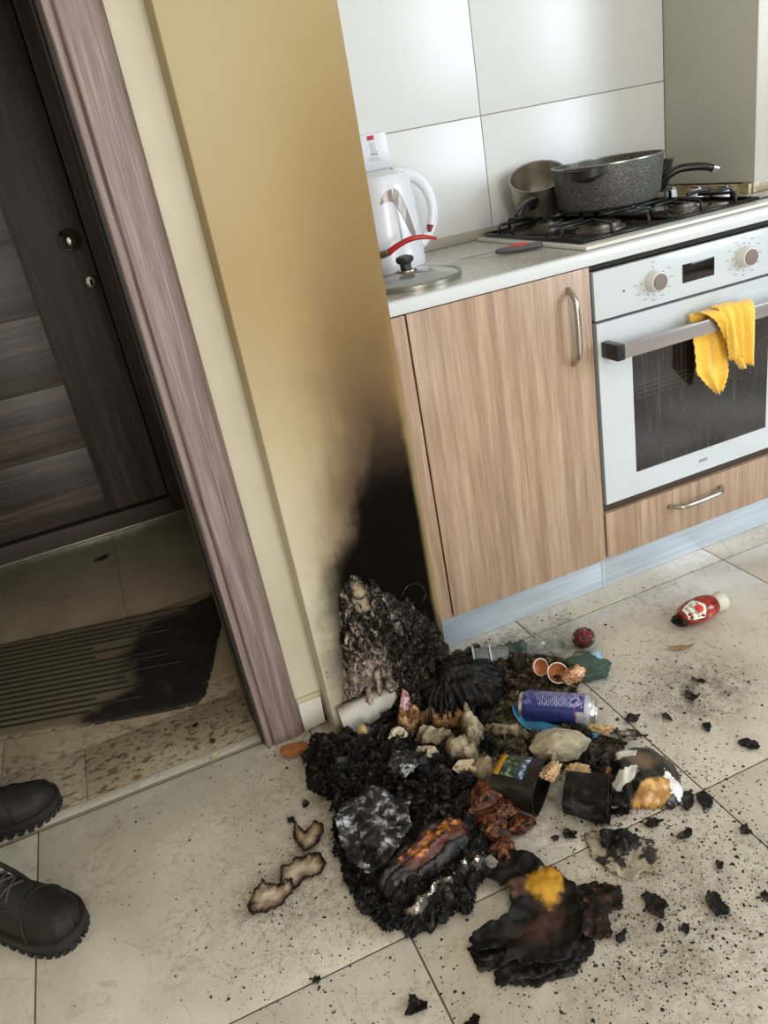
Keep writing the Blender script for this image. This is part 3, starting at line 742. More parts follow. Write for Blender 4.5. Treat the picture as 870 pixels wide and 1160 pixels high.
# helper lug (left front) and (back right)
for a0 in (212, 32):
    lug = MB()
    vs = []; n = 14
    for k in range(n+1):
        t = k/n; a = a0-24+48*t; bulge = math.sin(PI*t)
        vs += [polar(pc, R1-0.002, a, H-0.004), polar(pc, R1+0.030*bulge+0.002, a, H+0.001-0.004*bulge), polar(pc, R1+0.026*bulge+0.002, a, H-0.012-0.012*bulge), polar(pc, R1-0.004, a, H-0.012-0.022*bulge)]
    fs = []
    for k in range(n):
        for j in range(4):
            b = k*4; fs.append((b+j, b+(j+1) % 4, b+4+(j+1) % 4, b+4+j))
    fs += [(0, 1, 2, 3), (4*n+3, 4*n+2, 4*n+1, 4*n)]
    lug.add(vs, fs); lug.build('side_grip', m_black, pt, smooth='auto')
# small pan behind on the right with a long handle
p2 = thing('frying_pan', (0.885, 0.42, pz), 'black pan with long curved handle half hidden behind the big speckled pan', 'pan')
c2 = (0.905, 0.40, pz)
MB().lathe([(0, 0), (0.06, 0), (0.066, 0.01), (0.078, 0.070), (0.081, 0.072), (0.075, 0.070), (0.063, 0.012), (0, 0.005)], c2, 40).build('pan_body', m_black, p2, smooth='auto')
MB().tube([(0.872, 0.318, pz+0.012), (0.888, 0.31, pz+0.024), (0.905, 0.295, pz+0.041), (0.932, 0.28, pz+0.0505), (0.979, 0.26, pz+0.046), (1.012, 0.25, pz+0.036)], [0.014, 0.0135, 0.013, 0.0125, 0.0125, 0.011], 14, 5, (1, 0.8)).build('pan_handle', m_black, p2, smooth=True)
MB().tube([(1.004, 0.2515, pz+0.0385), (1.018, 0.248, pz+0.034)], [0.0132, 0.012], 14, 1, (1, 0.85)).build('handle_tip', m_chrome, p2, smooth='auto')
# small steel saucepan tipped up on the back burner
p3 = thing('saucepan', (0.64, 0.46, pz), 'small steel saucepan tipped towards the room behind the big dark pan', 'pan')
T = Matrix.Translation((0.622, 0.472, pz+0.042)) @ Matrix.Rotation(math.radians(-10), 4, 'Z') @ Matrix.Rotation(math.radians(24), 4, 'X') @ Matrix.Rotation(math.radians(-10), 4, 'Y')
mb = MB(); mb.M = T
mb.lathe([(0, -0.035), (0.062, -0.035), (0.069, -0.025), (0.0735, 0.055), (0.072, 0.055), (0.067, -0.022), (0.06, -0.032), (0, -0.0325)], (0, 0, 0), 44)
M = Mat('stained_steel', 0.3, 0.9); v = M.coord('World'); M.base(M.ramp(M.noise(v, 20, 4), [(0.35, '#a1988b'), (0.65, '#ddd6ca')])); m_st = M
mb.build('pan_body', M, p3, smooth='auto')
mb = MB(); mb.M = T; mb.lathe([(0.073, 0.053), (0.076, 0.0545), (0.076, 0.058), (0.0715, 0.0565)], (0, 0, 0), 44, close=True); mb.build('pan_rim', m_rim, p3, smooth='auto')
a_ = T @ Vector((-0.042, -0.062, 0.015))
MB().tube([a_, (0.540, 0.365, 0.968), (0.505, 0.345, 0.967), (0.475, 0.33, 0.955), (0.462, 0.325, 0.945)], [0.012, 0.012, 0.0105, 0.0095, 0.0075], 12, 5, (1, 0.7)).build('pan_handle', m_black, p3, smooth=True)

# ------------------------------------------------------------------ things on the worktop, left
kt = thing('electric_kettle', (0.155, 0.42, 0.8785), 'white plastic jug kettle with grey water gauge, below the wall switch', 'kettle')
kc = Vector((0.150, 0.42, 0.8785))
mb = MB(); vs = []; fs = []; segs = 40
prof = [(0.0, 0, 0), (0.086, 0, 0), (0.088, 0, 0.018), (0.086, 0, 0.022), (0.0865, 0, 0.05), (0.084, 0, 0.10), (0.079, 0.002, 0.15), (0.074, 0.004, 0.19), (0.070, 0.004, 0.205), (0.062, 0.003, 0.217), (0.04, 0.0, 0.226), (0.0, 0, 0.229)]
for k in range(segs):
    a = 2*PI*k/segs; ca, sa = math.cos(a), math.sin(a)
    for r, dx, h in prof:
        sp = 0.022*max(0, h-0.15)/0.07*max(0, -ca)**6 if r > 0.05 else 0
        tilt = 0.018*(h/0.229)*(-ca)*0.0
        vs.append((kc.x+(r+sp)*ca*1.0+dx, kc.y+r*sa*0.86, kc.z+h))
n = len(prof)
for k in range(segs):
    for j in range(n-1):
        a = k*n+j; b = a+1; c_ = ((k+1) % segs)*n+j+1; d = ((k+1) % segs)*n+j; fs.append((a, d, c_, b))
MB().add(vs, fs).build('kettle_body', m_whiteplastic, kt, smooth='auto')
MB().tube([(kc.x+0.035, kc.y, kc.z+0.215), (kc.x+0.085, kc.y-0.004, kc.z+0.206), (kc.x+0.118, kc.y-0.008, kc.z+0.17), (kc.x+0.128, kc.y-0.01, kc.z+0.12), (kc.x+0.115, kc.y-0.01, kc.z+0.075), (kc.x+0.082, kc.y-0.008, kc.z+0.04)], [0.016, 0.015, 0.0125, 0.0115, 0.0115, 0.012], 14, 6, (0.8, 1.1)).build('kettle_handle', m_whiteplastic, kt, smooth=True)
MB().tube([(kc.x+0.110, kc.y-0.018, kc.z+0.083), (kc.x+0.104, kc.y-0.02, kc.z+0.068)], [0.009, 0.004], 10, 1).build('kettle_switch', Mat('dark_red_switch', 0.4, color='#7d1f24'), kt, smooth=True)
ga = [(-0.030, 0.158, 0.156), (-0.022, 0.160, 0.173), (-0.010, 0.162, 0.183), (0.002, 0.157, 0.187), (0.010, 0.146, 0.186), (0.017, 0.128, 0.180)]
gr_ = [(0.002, 0.157, 0.010, 0.187), (0.010, 0.143, 0.020, 0.180), (0.017, 0.128, 0.027, 0.165), (0.024, 0.108, 0.034, 0.142), (0.031, 0.090, 0.040, 0.118), (0.038, 0.076, 0.045, 0.095), (0.045, 0.066, 0.049, 0.076)]
def gsurf(x_, z_, off):
    r_ = 0.0868-0.012*max(0, z_-0.05)/0.14; sx_ = min(abs(x_-0.002)/r_, 0.98)
    return (kc.x+x_, kc.y-0.86*r_*math.sqrt(1-sx_*sx_)-off, kc.z+z_)
mb = MB(); vs = []; fs = []
for (x_, za, zb_) in ga[:4]: vs += [gsurf(x_, za, 0.0015), gsurf(x_, zb_, 0.0015)]
for k in range(3): fs.append((2*k, 2*k+1, 2*k+3, 2*k+2))
o_ = len(vs)
for (xa, za, xb, zb_) in gr_: vs += [gsurf(xa, za, 0.0015), gsurf(xb, zb_, 0.0015)]
for k in range(len(gr_)-1): fs.append((o_+2*k, o_+2*k+1, o_+2*k+3, o_+2*k+2))
mb.add(vs, fs); mb.build('water_gauge', Mat('grey_gauge', 0.2, color='#8d8379'), kt, solid=0.002)
MB().tube([(kc.x+0.005, kc.y-0.073, kc.z+0.155), (kc.x+0.008, kc.y-0.0755, kc.z+0.06)], 0.0012, 6, 1).build('gauge_line', m_white, kt)

sp = thing('small_saucepan', (0.05, 0.30, 0.8785), 'small grey pan with a red curved handle, mostly behind the burnt pillar', 'pan')
c3 = (0.0, 0.345, 0.8785)
MB().lathe([(0, 0), (0.055, 0), (0.06, 0.005), (0.062, 0.072), (0.067, 0.075), (0.0655, 0.078), (0.059, 0.074), (0.057, 0.007), (0, 0.004)], c3, 36).build('pan_body', Mat('brown_grey_enamel', 0.35, 0.4, '#5e554e'), sp, smooth='auto')
MB().tube([(0.060, 0.325, 0.93), (0.085, 0.300, 0.932), (0.097, 0.29, 0.936)], [0.010, 0.009, 0.008], 12, 2, (1.0, 1.0)).build('handle_bracket', m_st, sp, smooth=True)
MB().tube([(0.095, 0.291, 0.934), (0.115, 0.283, 0.945), (0.145, 0.272, 0.955), (0.175, 0.262, 0.955), (0.205, 0.252, 0.946)], [0.0105, 0.009, 0.0085, 0.0075, 0.0045], 14, 6, (1.15, 0.75)).build('pan_handle', Mat('red_handle', 0.25, color='#b01f1c'), sp, smooth=True)

ld = thing('glass_lid', (0.088, 0.155, 0.8785), 'round glass pan lid with steel rim and black knob lying on the worktop', 'lid')
lc = (0.082, 0.165, 0.8785); LR = 0.118
MB().lathe([(LR-0.002, 0.0015), (LR+0.0015, 0.0), (LR+0.002, 0.010), (LR-0.001, 0.0125), (LR-0.004, 0.011), (LR-0.003, 0.002)], lc, 56, close=True).build('lid_rim', m_rim, ld, smooth='auto')
M = Mat('greenish_lid_glass', 0.05, color='#dfe5e0'); M.b.inputs['Transmission Weight'].default_value = 0.85; M.b.inputs['IOR'].default_value = 1.3
MB().lathe([(LR-0.004, 0.010), (LR*0.8, 0.017), (LR*0.5, 0.023), (0.012, 0.027), (0.012, 0.024), (LR*0.5, 0.020), (LR*0.8, 0.014), (LR-0.004, 0.007)], lc, 48, close=True).build('lid_glass', M, ld, smooth='auto')
MB().lathe([(0, 0.026), (0.024, 0.026), (0.023, 0.029), (0.013, 0.031), (0, 0.031)], lc, 28).build('knob_washer', m_steel, ld, smooth='auto')
MB().lathe([(0, 0.031), (0.012, 0.031), (0.0125, 0.041), (0.019, 0.046), (0.0205, 0.052), (0.018, 0.057), (0.008, 0.060), (0, 0.060)], lc, 28).build('lid_knob', Mat('worn_black_knob', 0.4, color='#2c2b2d'), ld, smooth='auto')

kf = thing('bread_knife', (0.36, 0.23, 0.8785), 'narrow kitchen knife with grey and red handle lying in front of the hob', 'knife')
a = Vector((0.275, 0.290, 0.8805)); b = Vector((0.345, 0.228, 0.888)); e = Vector((0.440, 0.178, 0.888))
d = (b-a).normalized(); nn = Vector((-d.y, d.x, 0))*0.007
MB().add([a-nn*0.2, b-nn, b+nn, a+nn*0.2, a-nn*0.2+Vector((0, 0, .0012)), b-nn+Vector((0, 0, .0015)), b+nn+Vector((0, 0, .0015)), a+nn*0.2+Vector((0, 0, .0012))], [(0, 1, 2, 3), (4, 7, 6, 5), (0, 4, 5, 1), (1, 5, 6, 2), (2, 6, 7, 3), (3, 7, 4, 0)]).build('blade', m_steel, kf)
hd_ = (e-b)
MB().tube([b-hd_*0.04, b+hd_*0.12, b+hd_*0.5, b+hd_*0.85, e], [0.006, 0.0105, 0.0115, 0.011, 0.008], 12, 4, (1.1, 0.75)).build('knife_handle', Mat('grey_rubber_handle', 0.5, color='#55545a'), kf, smooth=True)
MB().tube([b+hd_*0.22+Vector((0, 0, .0045)), b+hd_*0.5+Vector((0, -0.001, .0055)), b+hd_*0.74+Vector((0, 0, .0045))], [0.005, 0.0085, 0.005], 10, 4, (1.0, 0.8)).build('handle_inlay', Mat('red_inlay', 0.4, color='#c03a35'), kf, smooth=True)
ppr = MB().prism([(-0.055, 0.028), (-0.022, 0.022), (-0.045, 0.055)], 0.8788, 0.8796, 'xy').build('paper_scrap', m_white, None)
tag(ppr, 'tiny white paper corner on the worktop edge beside the pillar', 'paper')

# wall switch
sx0, sz0 = 0.158, 1.105
so = thing('wall_switch', (0.20, 0.569, 1.147), 'white fused wall switch with small red neon above the kettle', 'switch')
bx('face_plate', m_whiteplastic, so, 0.157, 0.243, 0.5605, 0.5690, 1.105, 1.191, 0.003)
bx('neon', Mat('red_neon', 0.3, color='#b3202a'), so, 0.190, 0.209, 0.5590, 0.5606, 1.177, 1.187, 0.0005)
bx('rocker', m_white, so, 0.1955, 0.212, 0.5585, 0.5606, 1.143, 1.170, 0.001)
bx('rocker_edge', m_gap, so, 0.1948, 0.2126, 0.5601, 0.5607, 1.1415, 1.1435, 0)
bx('fuse_carrier', m_white, so, 0.188, 0.219, 0.5592, 0.5606, 1.128, 1.137, 0.0005)
for sx_ in (0.171, 0.229): MB().lathe([(0, 0.5603), (0.0025, 0.5603), (0, 0.5598)], (sx_, 0, 1.149), 10, 'y').build('screw', m_steel, so)

# ------------------------------------------------------------------ work shoes
m_leather = Mat('dusty_black_leather', 0.6); v = m_leather.coord('Object')
m_leather.base(m_leather.ramp(m_leather.noise(v, 22, 5, 0.7), [(0.3, '#14130f'), (0.6, '#28261f'), (0.8, '#3a372e')])); m_leather.bump(m_leather.noise(v, 90, 4), 0.5, 0.002); m_leather.b.inputs['Specular IOR Level'].default_value = 0.3
m_sole = Mat('black_rubber_sole', 0.7, color='#191814')
def shoe(x, y, ang, label, side):
    """toe at the local origin, the shoe runs along -X"""
    t = thing('work_shoe', (x, y, 0), label, 'shoe', 'black work shoes', ang)
    L = 0.30
    def half(s):      # s 0 at the toe .. 1 at the heel
        pts = [(0, 0.0), (0.02, 0.022), (0.06, 0.037), (0.13, 0.048), (0.25, 0.054), (0.4, 0.050), (0.55, 0.041), (0.7, 0.037), (0.85, 0.039), (0.95, 0.030), (1.0, 0.0)]
        for (a, b), (c, d) in zip(pts, pts[1:]):
            if s <= c: return b+(d-b)*(s-a)/(c-a)
        return 0
    def top(s):
        pts = [(0, 0.042), (0.03, 0.058), (0.08, 0.068), (0.18, 0.072), (0.3, 0.078), (0.42, 0.095), (0.55, 0.118), (0.66, 0.135), (0.8, 0.135), (0.95, 0.13), (1.0, 0.12)]
        for (a, b), (c, d) in zip(pts, pts[1:]):
            if s <= c: return b+(d-b)*(s-a)/(c-a)
        return 0.12
    NS, NA = 46, 20; vs = []; fs = []
    for i in range(NS+1):
        s = 0.5-0.5*math.cos(PI*i/NS); s = 0.004+0.992*s
        hw2 = max(half(s), 0.004)-0.003; tp = top(s); bend = 0.010*math.sin(PI*min(s*1.2, 1))*side
        for k in range(NA+1):
            a = PI*k/NA; ca, sa = math.cos(a), math.sin(a)
            wv = hw2*(abs(ca)**0.75)*(1 if ca > 0 else -1)*(1-0.25*sa**3*min(s*2, 1))
            z = 0.026+(tp-0.026)*sa**0.8
            crease = 0.0015*math.sin(s*150)*(1 if 0.25 < s < 0.36 else 0)
            vs.append((-s*L, wv+bend, z+crease))
    for i in range(NS):
        for k in range(NA):
            a = i*(NA+1)+k; fs.append((a, a+1, a+NA+2, a+NA+1))
    MB().add(vs, fs).build('upper', m_leather, t, smooth=True, local=True)
    # sole: welt + lugged tread
    out = []
    for i in range(41):
        s = 0.5-0.5*math.cos(PI*i/40); out.append((-s*L+0.004*(1-2*s), half(s)+0.003+0.010*math.sin(PI*min(s*1.2, 1))*side))
    for i in range(39, 0, -1):
        s = 0.5-0.5*math.cos(PI*i/40); out.append((-s*L+0.004*(1-2*s), -half(s)-0.003+0.010*math.sin(PI*min(s*1.2, 1))*side))
    so_ = MB().prism(out, 0.012, 0.030, 'xy').build('sole', m_sole, t, local=True, bevel=0.002)
    MB().prism([(a*1.0, b*1.03) for a, b in out], 0.024, 0.032, 'xy').build('welt', Mat('grey_welt', 0.6, color='#35332c') if False else m_sole, so_, local=True, bevel=0.0015)
    n = len(out)
    lg = MB()
    for i in range(0, n, 2):
        (ax, ay), (bx2, by2) = out[i], out[(i+1) % n]
        cx_, cy_ = -0.4*L, 0
        def inn(x, y, k=0.72): return (cx_+(x-cx_)*k if abs(x-cx_) > 0.12 else x, y*k)
        lg.prism([(ax*1.0, ay*1.02), (bx2, by2*1.02), inn(bx2, by2), inn(ax, ay)], 0.0, 0.0125, 'xy')
    o = lg.build('tread_lugs', m_sole, so_, local=True); o['kind'] = 'stuff'
    # toe cap seam, tongue, laces
    tc = []
    for k in range(13):
        a = PI*k/12; s = 0.24+0.02*math.sin(a); h_ = half(s)-0.003
        ss = s+0.05*math.sin(a)**2; hh = half(ss)-0.0015; wv = hh*(abs(math.cos(a))**0.75)*(1 if math.cos(a) > 0 else -1)*(1-0.25*math.sin(a)**3*min(ss*2, 1))
        tc.append((-ss*L, wv+0.010*math.sin(PI*min(ss*1.2, 1))*side, 0.0265+(top(ss)-0.0255)*math.sin(a)**0.8))
    MB().tube(tc, 0.0020, 6, 2).build('toe_seam', m_leather, t, smooth=True, local=True)
    for j in range(5):
        s = 0.40+j*0.055; zt2 = top(s)+0.002
        for e in (1, -1):
            MB().tube([(-s*L, 0.024*e+0.009*side, zt2-0.008), (-(s+0.02)*L, 0.009*side, zt2+0.005), (-(s+0.05)*L, -0.024*e+0.009*side, zt2-0.001)], 0.0022, 6, 3).build('lace', Mat('grey_black_lace', 0.8, color='#3d3c36') if (j == 0 and e == 1 and 'grey_black_lace' not in bpy.data.materials) else bpy.data.materials['grey_black_lace'], t, smooth=True, local=True)
    MB().tube([(-0.38*L, 0.03+0.009*side, 0.075), (-0.5*L, 0.036+0.009*side, 0.088), (-0.62*L, 0.035+0.009*side, 0.112)], [0.004, 0.005, 0.004], 8, 4, (1, 0.6)).build('eyelet_strip', m_leather, t, smooth=True, local=True)
    MB().tube([(-0.38*L, -0.03+0.009*side, 0.075), (-0.5*L, -0.036+0.009*side, 0.088), (-0.62*L, -0.035+0.009*side, 0.112)], [0.004, 0.005, 0.004], 8, 4, (1, 0.6)).build('eyelet_strip', m_leather, t, smooth=True, local=True)
    return t
shoe(-0.938, -0.362, math.atan2(-0.62, 0.78), 'black lace-up work shoe nearer the camera on the kitchen tiles', 1)
shoe(-0.970, 0.022, math.atan2(-0.12, 0.99), 'black work shoe farther away, toe over the threshold strip', -1)

# ------------------------------------------------------------------ melted remains on the pillar
mc = thing('melted_bin', (-0.2, -0.16, 0), 'melted blackened bin remains stuck to the foot of the stained pillar', 'bin')
cp = [(-0.345, 0.085), (-0.325, 0.14), (-0.318, 0.20), (-0.305, 0.27), (-0.298, 0.33), (-0.285, 0.355), (-0.262, 0.385), (-0.243, 0.375), (-0.232, 0.345), (-0.215, 0.352), (-0.200, 0.32), (-0.178, 0.305), (-0.165, 0.275), (-0.148, 0.285), (-0.135, 0.25), (-0.115, 0.225), (-0.098, 0.20), (-0.082, 0.14), (-0.07, 0.09), (-0.06, 0.0), (-0.21, 0.0), (-0.24, 0.04), (-0.235, 0.07), (-0.26, 0.098), (-0.31, 0.09)]
mb = MB(); tmp = MB()
def crust(x, z, d):
    k = min(1, d/0.03)
    low = max(0, 1-z/0.33)
    return k*(0.012+0.035*low+0.030*max(0, ridge((x*1.6, z*0.8, 0), 16, 4, 2)-0.35)+0.012*fbm((x, z, 0), 55, 3, 5))+0.001
sheet(tmp, cp, 0.0042, crust, 0.006, 4)
mb.add([(v.x, -0.1215-v.z, v.y) for v in tmp.v], tmp.f, tmp.at)
mb.build('melted_wall', m_crust, mc, smooth=False)
# curled ash flakes and shards standing off it
random.seed(11)
m_ashflake = burnt('pale_ash_flake', [(0.0, '#1d1712'), (0.04, '#5a4e41'), (0.09, '#94866f'), (0.4, '#b9ac97')], 0.8, 0.14, 110, 0.8)
m_darkflake = burnt('dark_ash_flake', [(0.0, '#0a0806'), (0.2, '#1c1611'), (0.6, '#3a3027')], 0.7, 0.3)
def crease(x, y, sc, seed):
    w1 = 0.35*fbm((x, y, 3), sc*0.8, 2, seed)/sc*8
    return 0.62*abs(noise.noise(Vector((x*sc+w1, y*sc*0.7, seed))))*2+0.3*abs(noise.noise(Vector((x*sc*0.9, y*sc*2.1+w1, seed+7))))*2+0.15*abs(noise.noise(Vector((x*sc*3.1, y*sc*3.3, seed+5))))*2
def flake_mesh(size, asp, seed, curl, res=None):
    n = 9; poly = []
    for k in range(n):
        a = 2*PI*k/n; r = size*(0.65+0.5*random.random()); poly.append((r*math.cos(a), r*math.sin(a)*asp))
    t = MB(); c_ = curl
    sheet(t, poly, res or size/8, lambda x, y, d: c_*x*x/size+0.28*size*(crease(x, y, 1.6/size, seed)-0.4), size*0.38, seed)
    return t
def place_flake(mb, t, M):
    mb.add([M @ v for v in t.v], t.f, t.at)
spots = [(-0.262, 0.365, 0.030, 1), (-0.258, 0.325, 0.026, 1), (-0.240, 0.30, 0.022, 1), (-0.222, 0.318, 0.020, 0), (-0.300, 0.27, 0.02, 0), (-0.275, 0.235, 0.022, 1), (-0.245, 0.225, 0.014, 1), (-0.20, 0.27, 0.022, 0), (-0.19, 0.24, 0.02, 1), (-0.165, 0.25, 0.018, 0), (-0.150, 0.225, 0.018, 1), (-0.13, 0.20, 0.02, 0), (-0.112, 0.19, 0.016, 1), (-0.105, 0.165, 0.02, 0), (-0.26, 0.15, 0.03, 1), (-0.235, 0.12, 0.024, 1), (-0.29, 0.12, 0.022, 0), (-0.14, 0.13, 0.02, 1), (-0.30, 0.20, 0.016, 1), (-0.185, 0.17, 0.022, 0), (-0.21, 0.20, 0.02, 0), (-0.125, 0.105, 0.014, 1), (-0.265, 0.275, 0.018, 1), (-0.215, 0.235, 0.016, 1), (-0.17, 0.20, 0.016, 0)]
for i, (fx, fz, sz, pale) in enumerate(spots):
    t = flake_mesh(sz*1.15, random.uniform(0.35, 0.7), i+20, random.uniform(0.1, 0.5))
    dep = 0.013+0.04*max(0, 1-fz/0.33)+0.012
    Mx = Matrix.Translation((fx, -0.122-dep, fz)) @ Matrix.Rotation(random.uniform(-0.5, 0.5), 4, 'Z') @ Matrix.Rotation(PI/2+random.uniform(-0.5, 0.4), 4, 'X') @ Matrix.Rotation(PI/2+random.uniform(-0.7, 0.7), 4, 'Z')
    mb = MB(); place_flake(mb, t, Mx)
    mb.build('ash_flake', m_ashflake if i in (0, 1, 14) else m_crust, mc, smooth='auto', solid=0.0008)
mb = MB()
for i in range(700):
    while True:
        fx, fz = random.uniform(-0.33, -0.06), random.uniform(0.02, 0.37)
        if inside(fx, fz, cp): break
    s_ = random.uniform(0.003, 0.011); dep = crust(fx, fz, seg_dist(fx, fz, cp))+0.121
    a = Vector((fx, -dep-random.uniform(0, 0.006), fz))
    vs = [a+Vector((random.uniform(-s_, s_), random.uniform(-s_, s_)*0.7, random.uniform(-s_, s_)*1.3)) for _ in range(4)]
    mb.add(vs, [(0, 1, 2), (0, 2, 3), (0, 3, 1), (1, 3, 2)])
o = mb.build('char_splinters', m_crust, mc); o['kind'] = 'stuff'
for pts in ([(-0.165, -0.135, 0.30), (-0.150, -0.145, 0.325), (-0.125, -0.15, 0.322), (-0.115, -0.15, 0.295), (-0.13, -0.15, 0.275)], [(-0.105, -0.135, 0.28), (-0.098, -0.14, 0.24), (-0.09, -0.15, 0.20)], [(-0.285, -0.14, 0.345), (-0.275, -0.15, 0.365), (-0.262, -0.15, 0.36)]):
    MB().tube(pts, 0.0008, 5, 5).build('thin_wire', m_ash, mc, smooth=True)
cor = MB(); lump(cor, (-0.062, -0.125, 0.03), (0.012, 0.012, 0.03), 3, 3, 0.5, 1.5)
o = cor.build('curled_plaster', m_ashflake, mc, smooth=True)

# brush-like melted bag folds beside the pillar
fb = thing('melted_bag', (-0.10, -0.19, 0), 'black melted bin bag with fine combed folds right of the skirting tile', 'bag')
mb = MB(); vs, fs = ico(5)
out = []
for v in vs:
    a = math.atan2(v.y, v.x); k = 1+0.10*math.sin(a*23+v.z*3+2*noise.noise(v*2))+0.25*noise.noise(v*2.2)
    q = Vector((v.x*0.088*k, v.y*0.060*k, v.z*0.066*k)); q = Matrix.Rotation(-0.7, 3, 'Z') @ q
    q = q+Vector((-0.095, -0.185, 0.055)); q.z = max(q.z, 0.001); q.y = min(q.y, -0.121)
    out.append(q)
mb.add(out, fs); mb.build('folds', m_charg, fb, smooth=True)
for k in range(46):
    a = random.uniform(-2.6, 0.35); b0 = Vector((-0.10, -0.165, 0.108)); r_ = random.uniform(0.085, 0.115)
    e = Vector((-0.090+math.cos(a)*r_*1.1, -0.185+math.sin(a)*r_*0.75, 0.006))
    if e.y > -0.128: e.y = -0.128-random.random()*0.02
    mid = b0.lerp(e, 0.55)+Vector((math.cos(a)*0.028, math.sin(a)*0.022, 0.028))
    MB().tube([b0+Vector((random.uniform(-.02, .02), random.uniform(-.02, .0), random.uniform(-.01, .004))), mid, e], [0.0016, 0.0022, 0.0014], 5, 5).build('strand', m_charg, fb, smooth=True)

# ------------------------------------------------------------------ ash and char bed (uncountable)
hp = [(-0.452, -0.13), (-0.40, -0.122), (-0.30, -0.15), (-0.20, -0.135), (-0.06, -0.125), (-0.055, -0.02), (0.024, 0.005), (0.075, -0.05), (0.136, -0.10), (0.20, -0.17), (0.195, -0.24), (0.155, -0.29), (0.06, -0.29), (0.02, -0.33), (0.10, -0.42), (0.15, -0.47), (0.10, -0.50), (-0.01, -0.47), (-0.09, -0.42), (-0.15, -0.44), (-0.17, -0.53), (-0.24, -0.60), (-0.297, -0.63), (-0.359, -0.65), (-0.431, -0.625), (-0.475, -0.561), (-0.475, -0.47), (-0.47, -0.38), (-0.435, -0.308), (-0.475, -0.24)]
def bed(x, y, d):
    k = min(1, d/0.035)
    left = max(0, min(1, (-0.12-x)/0.12))
    h = 0.006+0.018*left+(0.018+0.030*left)*max(0, ridge((x, y, 0), 15, 4, 8)-0.25)+0.008*fbm((x, y, 0), 60, 3, 2)
    return max(k*h, 0.0006)
mb = MB(); sheet(mb, hp, 0.0052, bed, 0.012, 8)
M = Mat('ash_bed', 0.75); v = M.coord('World'); x, y, z = M.sep(v)
br = M.smooth(M.math('ADD', x, M.math('MULTIPLY', M.math('SUBTRACT', M.noise(v, 9, 4), 0.5), 0.25)), -0.22, -0.08)
blackc = M.ramp(M.noise(v, 80, 5, 0.75), [(0.4, '#060504'), (0.56, '#15120f'), (0.66, '#5c554a')])
brownc = M.ramp(M.noise(v, 60, 5, 0.75), [(0.36, '#0d0a07'), (0.47, '#2f261c'), (0.55, '#5b4e3b'), (0.66, '#9a8b72')])
M.base(M.mix(br, blackc, brownc)); M.bump(M.noise(v, 190, 5, 0.75), 0.9, 0.004)
M.rough(M.ramp(M.noise(v, 45, 3), [(0.4, 0.35), (0.6, 0.85)]))
m_bed = M; M.b.inputs['Specular IOR Level'].default_value = 0.2
o = mb.build('ash_heap', m_bed); tag(o, 'bed of black char and brown ash spread in front of the pillar', 'ash', kind='stuff')

# splinters strewn over the bed, and crumbs over the tiles
random.seed(5)
mb = MB()
for i in range(3200):
    while True:
        fx, fy = random.uniform(-0.49, 0.2), random.uniform(-0.66, 0.0)
        if inside(fx, fy, hp): break
    s_ = random.uniform(0.002, 0.0065)*(1 if random.random() < 0.9 else 1.6)
    zz = bed(fx, fy, seg_dist(fx, fy, hp))
    a = Vector((fx, fy, zz+s_*0.3))
    vs = [a+Vector((random.uniform(-s_, s_)*1.3, random.uniform(-s_, s_)*1.3, max(random.uniform(-s_, s_), -zz-s_*0.3))) for _ in range(4)]
    mb.add(vs, [(0, 1, 2), (0, 2, 3), (0, 3, 1), (1, 3, 2)])
o = mb.build('char_splinters', m_bed); tag(o, 'loose char splinters lying all over the ash bed', 'ash', kind='stuff')

mb = MB()
def crumb(x, y, s_):
    n = random.choice((4, 5, 5, 6)); a0 = random.random()*6; vs = []
    el = random.uniform(0.5, 1.0); ro = random.random()*PI
    for k in range(n):
        a = a0+2*PI*k/n; r = s_*random.uniform(0.55, 1.1); px, py = r*math.cos(a), r*math.sin(a)*el
        vs.append((x+px*math.cos(ro)-py*math.sin(ro), y+px*math.sin(ro)+py*math.cos(ro), 0.0002))
    tp = (x+random.uniform(-.2, .2)*s_, y, 0.0004+s_*random.uniform(0.25, 0.7))
    mb.add(vs+[tp], [(k, (k+1) % n, n) for k in range(n)]+[tuple(reversed(range(n)))])
clusters = [(-0.20, -0.32, 0.30, 0.26, 1500, 0.0017), (-0.10, -0.87, 0.13, 0.05, 380, 0.0022), (-0.03, -0.80, 0.12, 0.09, 420, 0.0020), (0.02, -0.90, 0.12, 0.08, 300, 0.0018), (0.13, -0.80, 0.10, 0.07, 230, 0.0018), (-0.55, -0.48, 0.10, 0.10, 420, 0.0015), (-0.62, -0.62, 0.08, 0.07, 200, 0.0014),
            (0.33, -0.42, 0.11, 0.07, 330, 0.0022), (0.27, -0.28, 0.10, 0.08, 260, 0.0017), (0.15, -0.62, 0.10, 0.06, 260, 0.0024), (0.25, -0.70, 0.15, 0.08, 200, 0.0020), (0.05, -0.05, 0.18, 0.05, 300, 0.0017), (0.02, -0.66, 0.08, 0.07, 300, 0.0022), (-0.60, -0.17, 0.18, 0.10, 260, 0.0015), (-0.42, -0.75, 0.16, 0.08, 150, 0.0018), (0.5, -0.3, 0.25, 0.2, 110, 0.0015), (-0.75, -0.4, 0.2, 0.2, 130, 0.0013), (-0.75, 0.09, 0.22, 0.05, 120, 0.0022), (0.25, 0.0, 0.2, 0.015, 90, 0.0015), (-0.43, -0.08, 0.04, 0.03, 90, 0.0022)]
for (cx_, cy_, sx_, sy_, n_, ms) in clusters:
    for _ in range(int(n_*1.9)):
        x = random.gauss(cx_, sx_); y = random.gauss(cy_, sy_)
        if (x > -0.05 and y > 0.03) or (-0.43 < x < -0.05 and y > -0.125) or (x < -0.3 and y > -0.06 and x > -0.55): continue
        if x < -1.5: continue
        crumb(x, y, min(ms*random.lognormvariate(-0.5, 0.55), 0.0055))
